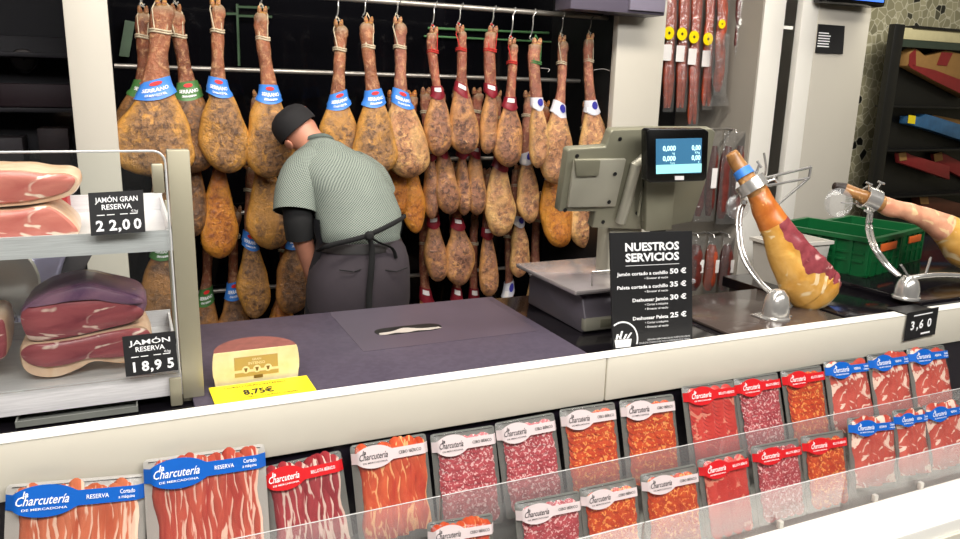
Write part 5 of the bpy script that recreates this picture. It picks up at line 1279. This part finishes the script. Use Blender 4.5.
# ---- body: one continuous skin surface
def skin_body():
    V = []; E = []; Rr = []
    def add(p, r, parent=None):
        V.append(Vector(p)); Rr.append(r if isinstance(r, tuple) else (r, r))
        if parent is not None: E.append((parent, len(V) - 1))
        return len(V) - 1
    pel = add(PX(358, 266, YM), (.13, .10)); sp1 = add(PX(356, 235, YM + .03), (.12, .09), pel); sp2 = add(PX(348, 205, YM + .09), (.125, .09), sp1); sp3 = add(PX(336, 175, YM + .16), (.13, .085), sp2)
    nb = add(PX(318, 149, YM + .20), (.062, .06), sp3); nk = add(PX(309, 141, YM + .22), (.056, .056), nb)
    h1 = add(PX(304, 136, YM + .235), (.068, .068), nk); h2 = add(PX(299, 131, YM + .25), (.071, .076), h1); h3 = add(PX(294, 126, YM + .265), (.050, .056), h2)
    # face: brow, nose and chin pointing down and away
    fd = Vector((-.55, .55, -.55)).normalized()
    for side, px in ((-1, 286), (1, 372)):
        sh = add(PX(300 if side < 0 else 362, 182, YM + (.15 if side < 0 else .2)), (.05, .05), sp3)
        if side < 0:
            el = add(PX(299, 226, YM + .05), (.043, .043), sh); w = add(PX(313, 277, YM + .10), (.030, .027), el); pm = add(PX(318, 291, YM + .13), (.034, .020), w)
            hd = (PX(324, 306, YM + .17) - V[pm]).normalized(); ax = Vector((1, .2, .1)).normalized()
        else:
            el = add(PX(380, 220, YM + .22), (.040, .040), sh); w = add(PX(350, 270, YM + .29), (.030, .027), el); pm = add(PX(341, 284, YM + .30), (.034, .020), w)
            hd = Vector((-.6, .25, -.7)).normalized(); ax = Vector((.7, .3, -.5)).normalized()
        for f in range(4):
            base = V[pm] + ax * ((f - 1.5) * .019) + hd * .030; k = add(base, (.0095, .0095), pm); ln = (.036, .042, .040, .030)[f]
            k2 = add(base + hd * ln + Vector((0, .006, -.002)), (.0085, .0085), k); add(base + hd * ln * 1.55 + Vector((0, .018, -.006)), (.007, .007), k2)
        tb = add(V[pm] - ax * .034 + hd * .008, (.0105, .0105), pm); add(V[pm] - ax * .05 + hd * .038, (.009, .009), tb)
    for px in (334, 385):
        hj = add(PX(px, 296, YM), (.085, .085), pel); top = V[hj]
        kn = add(Vector((top.x, YM + .02, .48)), (.058, .06), hj); an = add(Vector((top.x, YM, .09)), (.040, .042), kn); add(Vector((top.x, YM + .11, .045)), (.036, .03), an)
    me = bpy.data.meshes.new('body'); me.from_pydata(V, E, []); ob = bpy.data.objects.new('body_skin', me); COL.objects.link(ob)
    md = ob.modifiers.new('skin', 'SKIN'); md.use_smooth_shade = True
    for i, sv in enumerate(me.skin_vertices[0].data): sv.radius = Rr[i]; sv.use_root = (i == 0)
    sb = ob.modifiers.new('sub', 'SUBSURF'); sb.levels = 2; sb.render_levels = 2
    dg = bpy.context.evaluated_depsgraph_get(); ev = ob.evaluated_get(dg); m2 = bpy.data.meshes.new_from_object(ev)
    bpy.data.objects.remove(ob)
    bm = bmesh.new(); bm.from_mesh(m2); o_ = Vector(man.location)
    # face details are raised from the same surface
    hc = PX(298, 131, YM + .25); fwd = Vector((-.50, .52, -.69)).normalized(); up = Vector((-.55, .30, .78)); up = (up - fwd * up.dot(fwd)).normalized(); sd = fwd.cross(up)
    for v in bm.verts:
        q = v.co - hc
        if q.length < .13:
            f, u, s = q.dot(fwd), q.dot(up), q.dot(sd)
            if f > .02:
                v.co += fwd * (.022 * math.exp(-(s / .012) ** 2 - ((u + .005) / .02) ** 2) + .006 * math.exp(-(s / .03) ** 2 - ((u + .045) / .012) ** 2) - .008 * math.exp(-((abs(s) - .03) / .014) ** 2 - ((u - .012) / .012) ** 2))
            if abs(s) > .055: v.co += sd * math.copysign(.0, s)
        v.co -= o_
    bm.to_mesh(m2); bm.free()
    for p in m2.polygons: p.use_smooth = True
    m2.materials.clear(); m2.materials.append(M['skin']); m2.name = 'body'
    b = bpy.data.objects.new('body', m2); COL.objects.link(b); b.parent = man; ORG[b.name] = o_
    return b, hc, fwd, up, sd
body, hc, fwd, up, sd = skin_body()
def blob(c, axes, rad, n=16, m=10):
    return MB().loft([[c + axes[0] * (rad[0] * math.sin(math.pi * i / m) * math.cos(2 * math.pi * k / n)) + axes[1] * (rad[1] * math.sin(math.pi * i / m) * math.sin(2 * math.pi * k / n)) + axes[2] * (rad[2] * math.cos(math.pi * i / m)) for k in range(n)] for i in range(m + 1)])
# head volume, ears
el = PX(289, 145, YM + .215)
for c in (el, hc + sd * .0 + (hc - el) * 1.0 + Vector((.0, .05, .02))):
    dv = (c - hc).normalized(); e2 = Vector((.1, -.2, .97)); e1 = dv.cross(e2).normalized(); blob(c, (e1, dv, dv.cross(e1)), (.017, .008, .026)).build('ear', M['skin'], body)
# cap: dome over the crown
ca = Vector((-.60, .28, .75)).normalized(); c1 = ca.orthogonal().normalized(); c2 = ca.cross(c1); cc = PX(297, 129, YM + .25)
CR = .079
prof_c = [(1.0, -.008), (1.045, -.006), (1.05, .012), (1.02, .034), (.93, .056), (.74, .072), (.45, .082), (.12, .086), (.0, .0865)]
MB().loft([[cc + ca * h + (c1 * math.cos(2 * math.pi * k / 28) + c2 * math.sin(2 * math.pi * k / 28)) * (CR * max(r_, .01)) for k in range(28)] for r_, h in prof_c], False, True).build('cap', M['cap'], man)
# shirt
RS = [(250, 362, 37, .10, 0), (243, 362, 39.5, .115, 0), (236, 361, 40.5, .125, 0), (226, 360, 42, .128, .02), (214, 358, 43, .13, .045), (202, 354, 43, .132, .07), (190, 349, 43.5, .132, .09), (178, 341, 45.5, .128, .115), (168, 335, 45, .122, .135), (159, 330, 40, .108, .155), (152, 326, 31, .090, .175), (147, 323, 20, .070, .190), (144, 320, 16, .060, .198), (142, 319, 15, .058, .20)]
rings = []
for y, cx, hw, b, dy in RS:
    c = PX(cx, y, YM + dy); rg_ = ringE(c, hw * mp, b, 40, tilt=R(-8) if y > 150 else R(-25))
    rings.append([p + Vector((noise.noise(p * 11), noise.noise(p * 11 + Vector((5, 0, 0))), 0)) * .010 for p in rg_] if 145 < y < 240 else rg_)
def uvs(i, j): return (j / 40 * .95, sum((rings[k + 1][0] - rings[k][0]).length for k in range(i)) * .8 if i else 0)
_cum = [0]
for i in range(len(rings) - 1): _cum.append(_cum[-1] + abs(RS[i + 1][0] - RS[i][0]) * mp)
sh = MB().loft(rings, False, False, uv=lambda i, j: (j / 40 * .80, _cum[i])).build('shirt', M['shirt'], man, ang=80)
MB().loft([ringE(PX(319.5, 144, YM + .195), .058, .062, 28, R(-30)), ringE(PX(318.5, 141, YM + .2), .056, .060, 28, R(-30)), ringE(PX(318, 140, YM + .202), .052, .057, 28, R(-30))], False, False).build('collar', M['shirt'], sh)
# sleeves
def sleeve(path, rad, name, mat, parent, n=24, flat_=1.0):
    pth = spline(path, 5); rr = []
    for i in range(len(rad) - 1):
        for j in range(5): rr.append(rad[i] + (rad[i + 1] - rad[i]) * j / 5)
    rr.append(rad[-1]); rgs = []; cum = [0]
    for i, p in enumerate(pth):
        t = (pth[min(i + 1, len(pth) - 1)] - pth[max(i - 1, 0)]).normalized(); a = t.cross(Vector((0, 1, 0))).normalized(); b = a.cross(t)
        rgs.append([p + (a * math.cos(2 * math.pi * k / n) + b * math.sin(2 * math.pi * k / n) * flat_) * rr[i] for k in range(n)])
        if i: cum.append(cum[-1] + (pth[i] - pth[i - 1]).length)
    inner = [[p + (pth[-1] - p) * .06 for p in rgs[-1]]]
    return MB().loft(rgs + inner, True, False, uv=lambda i, j: (j / n * .42, cum[min(i, len(cum) - 1)])).build(name, mat, parent, ang=80)
sleeve([PX(318, 160, YM + .14), PX(304, 172, YM + .12), PX(297, 190, YM + .09), PX(295, 212, YM + .06)], [.060, .074, .076, .077], 'shirt_sleeve', M['shirt'], man)
sleeve([PX(352, 165, YM + .18), PX(370, 178, YM + .22), PX(378, 194, YM + .24)], [.060, .070, .072], 'shirt_sleeve', M['shirt'], man)
sleeve([PX(297, 200, YM + .08), PX(298, 220, YM + .055), PX(300, 238, YM + .058)], [.050, .052, .050], 'undershirt_sleeve', M['black_cloth'], man)
sleeve([PX(378, 190, YM + .24), PX(385, 212, YM + .22), PX(382, 226, YM + .235)], [.050, .052, .050], 'undershirt_sleeve', M['black_cloth'], man)
# trousers
TR_ = [(238, 361, 39, .118), (248, 363, 43, .126), (258, 362, 47, .136), (270, 360, 50.5, .142), (284, 359, 52, .142), (297, 359, 52.5, .135), (306, 359, 52, .125)]
tr = MB(); tr.loft([ringE(PX(cx, y, YM), hw * mp, b, 36, p=.9) for y, cx, hw, b in TR_], True, True)
for px in (334, 385):
    t0 = PX(px, 296, YM); tr.loft([ringE(Vector((t0.x, YM + dy, z)), a, b, 24) for z, a, b, dy in ((t0.z + .02, .085, .105, 0), (t0.z - .10, .086, .105, 0), (.62, .078, .09, .01), (.48, .070, .08, .02), (.30, .064, .075, .01), (.06, .062, .075, 0))], True, True)
tro = tr.build('trousers', M['trousers'], man)
for sx in (343, 384):
    c = PX(sx, 262, YM); w_ = 13 * mp
    MB().tube([Vector((c.x - w_, YM - .139 + abs(sx - 362) * .0004, c.z + .004)), Vector((c.x, YM - .143, c.z - .004)), Vector((c.x + w_, YM - .139 + abs(sx - 362) * .0006, c.z + .003))], .0022, 6).build('pocket_seam', M['black_cloth'], tro)
MB().loft([ringE(PX(361, y, YM), hw * mp + .004, b, 36) for y, hw, b in ((247, 42.5, .129), (238.5, 39.5, .123))], False, False).build('belt', M['leather'], man)
for px in (334, 385):
    x = PX(px, 296, YM).x
    MB().loft([[Vector((x + a * math.cos(t), YM + .05 + b * math.sin(t), z)) for t in [2 * math.pi * k / 20 for k in range(20)]] for z, a, b in ((0, .048, .145), (.03, .052, .15), (.06, .046, .13), (.10, .040, .06))]).build('shoe', M['leather'], man)
# apron: sheet round the front with straps and bow
def apron():
    g_ = []
    for y, hw, b in ((216, 45, .150), (228, 45, .150), (240, 42, .145), (252, 45, .150), (268, 50, .160), (284, 53, .165), (300, 54, .165), (330, 58, .17), (390, 60, .18)):
        c = PX(359, y, YM + .02); row = []
        for k in range(25):
            th = R(-8) + (math.pi + R(28)) * k / 24
            row.append(c + Vector((hw * mp * math.cos(th), b * math.sin(th), 0)))
        g_.append(row)
    return MB().loft(g_, closed=False).build('apron', M['navy_cloth'], man)
apron()
mb = MB()
st = [(318, 251, -.05), (324, 248, -.105), (335, 244, -.128), (352, 240, -.140), (366, 236, -.142), (380, 230, -.138), (392, 224, -.118), (401, 219, -.075), (405, 216, -.03)]
mb.tube(spline([PX(x, y, YM + d - .005) for x, y, d in st], 4), .009, 8, ref=Vector((0, 1, 0)), flatten=.5)
mb.build('apron_strap', M['black_cloth'], man)
mb = MB(); mb.tube(spline([PX(369, 236, YM - .15), PX(372, 250, YM - .152), PX(371, 272, YM - .155), PX(369, 296, YM - .15), PX(369, 312, YM - .148)], 4), .011, 8, flatten=.45)
mb.tube(spline([PX(369, 236, YM - .152), PX(378, 242, YM - .15), PX(392, 248, YM - .13), PX(396, 258, YM - .12)], 4), .007, 8, flatten=.5)
mb.lathe(PX(369, 236, YM - .15), [(0, -.012), (.016, -.008), (.018, .002), (.010, .012), (0, .014)], 12, (0, -1, 0)); mb.build('apron_bow', M['black_cloth'], man)

# ================================================================== light
def area(name, loc, size, e, target, col=(1, .95, .88)):
    l = bpy.data.lights.new(name, 'AREA'); l.shape = 'RECTANGLE'; l.size, l.size_y = size; l.energy = e; l.color = col
    o = bpy.data.objects.new(name, l); COL.objects.link(o); o.location = loc
    o.rotation_euler = (Vector(target) - Vector(loc)).to_track_quat('-Z', 'Y').to_euler(); return o
area('aisle_light', (1.0, -.5, 3.0), (4.5, .7), 150, (1.0, 1.5, .8), (1, .97, .93))
area('counter_light', (1.1, 1.5, 3.1), (4.0, .25), 34, (1.1, 1.8, .9))
area('ham_light', (1.0, 1.7, 3.1), (2.6, .25), 60, (1.0, 3.1, 1.2), (1, .92, .80))
area('shelf_light', (-.4, 1.2, 2.6), (.9, .2), 8, (-.3, 1.75, 1.0), (1, .93, .9))
area('rear_light', (4.6, 2.6, 3.1), (2.0, .4), 70, (4.6, 4.6, 1.4), (1, .94, .80))
w = bpy.data.worlds.new('world'); scene.world = w; w.use_nodes = True
w.node_tree.nodes['Background'].inputs[0].default_value = (.9, .92, 1, 1); w.node_tree.nodes['Background'].inputs[1].default_value = .08
scene.view_settings.view_transform = 'Standard'
scene.view_settings.exposure = 0
try: scene.cycles.use_denoising = True
except Exception: pass
scene.cycles.transparent_max_bounces = 24
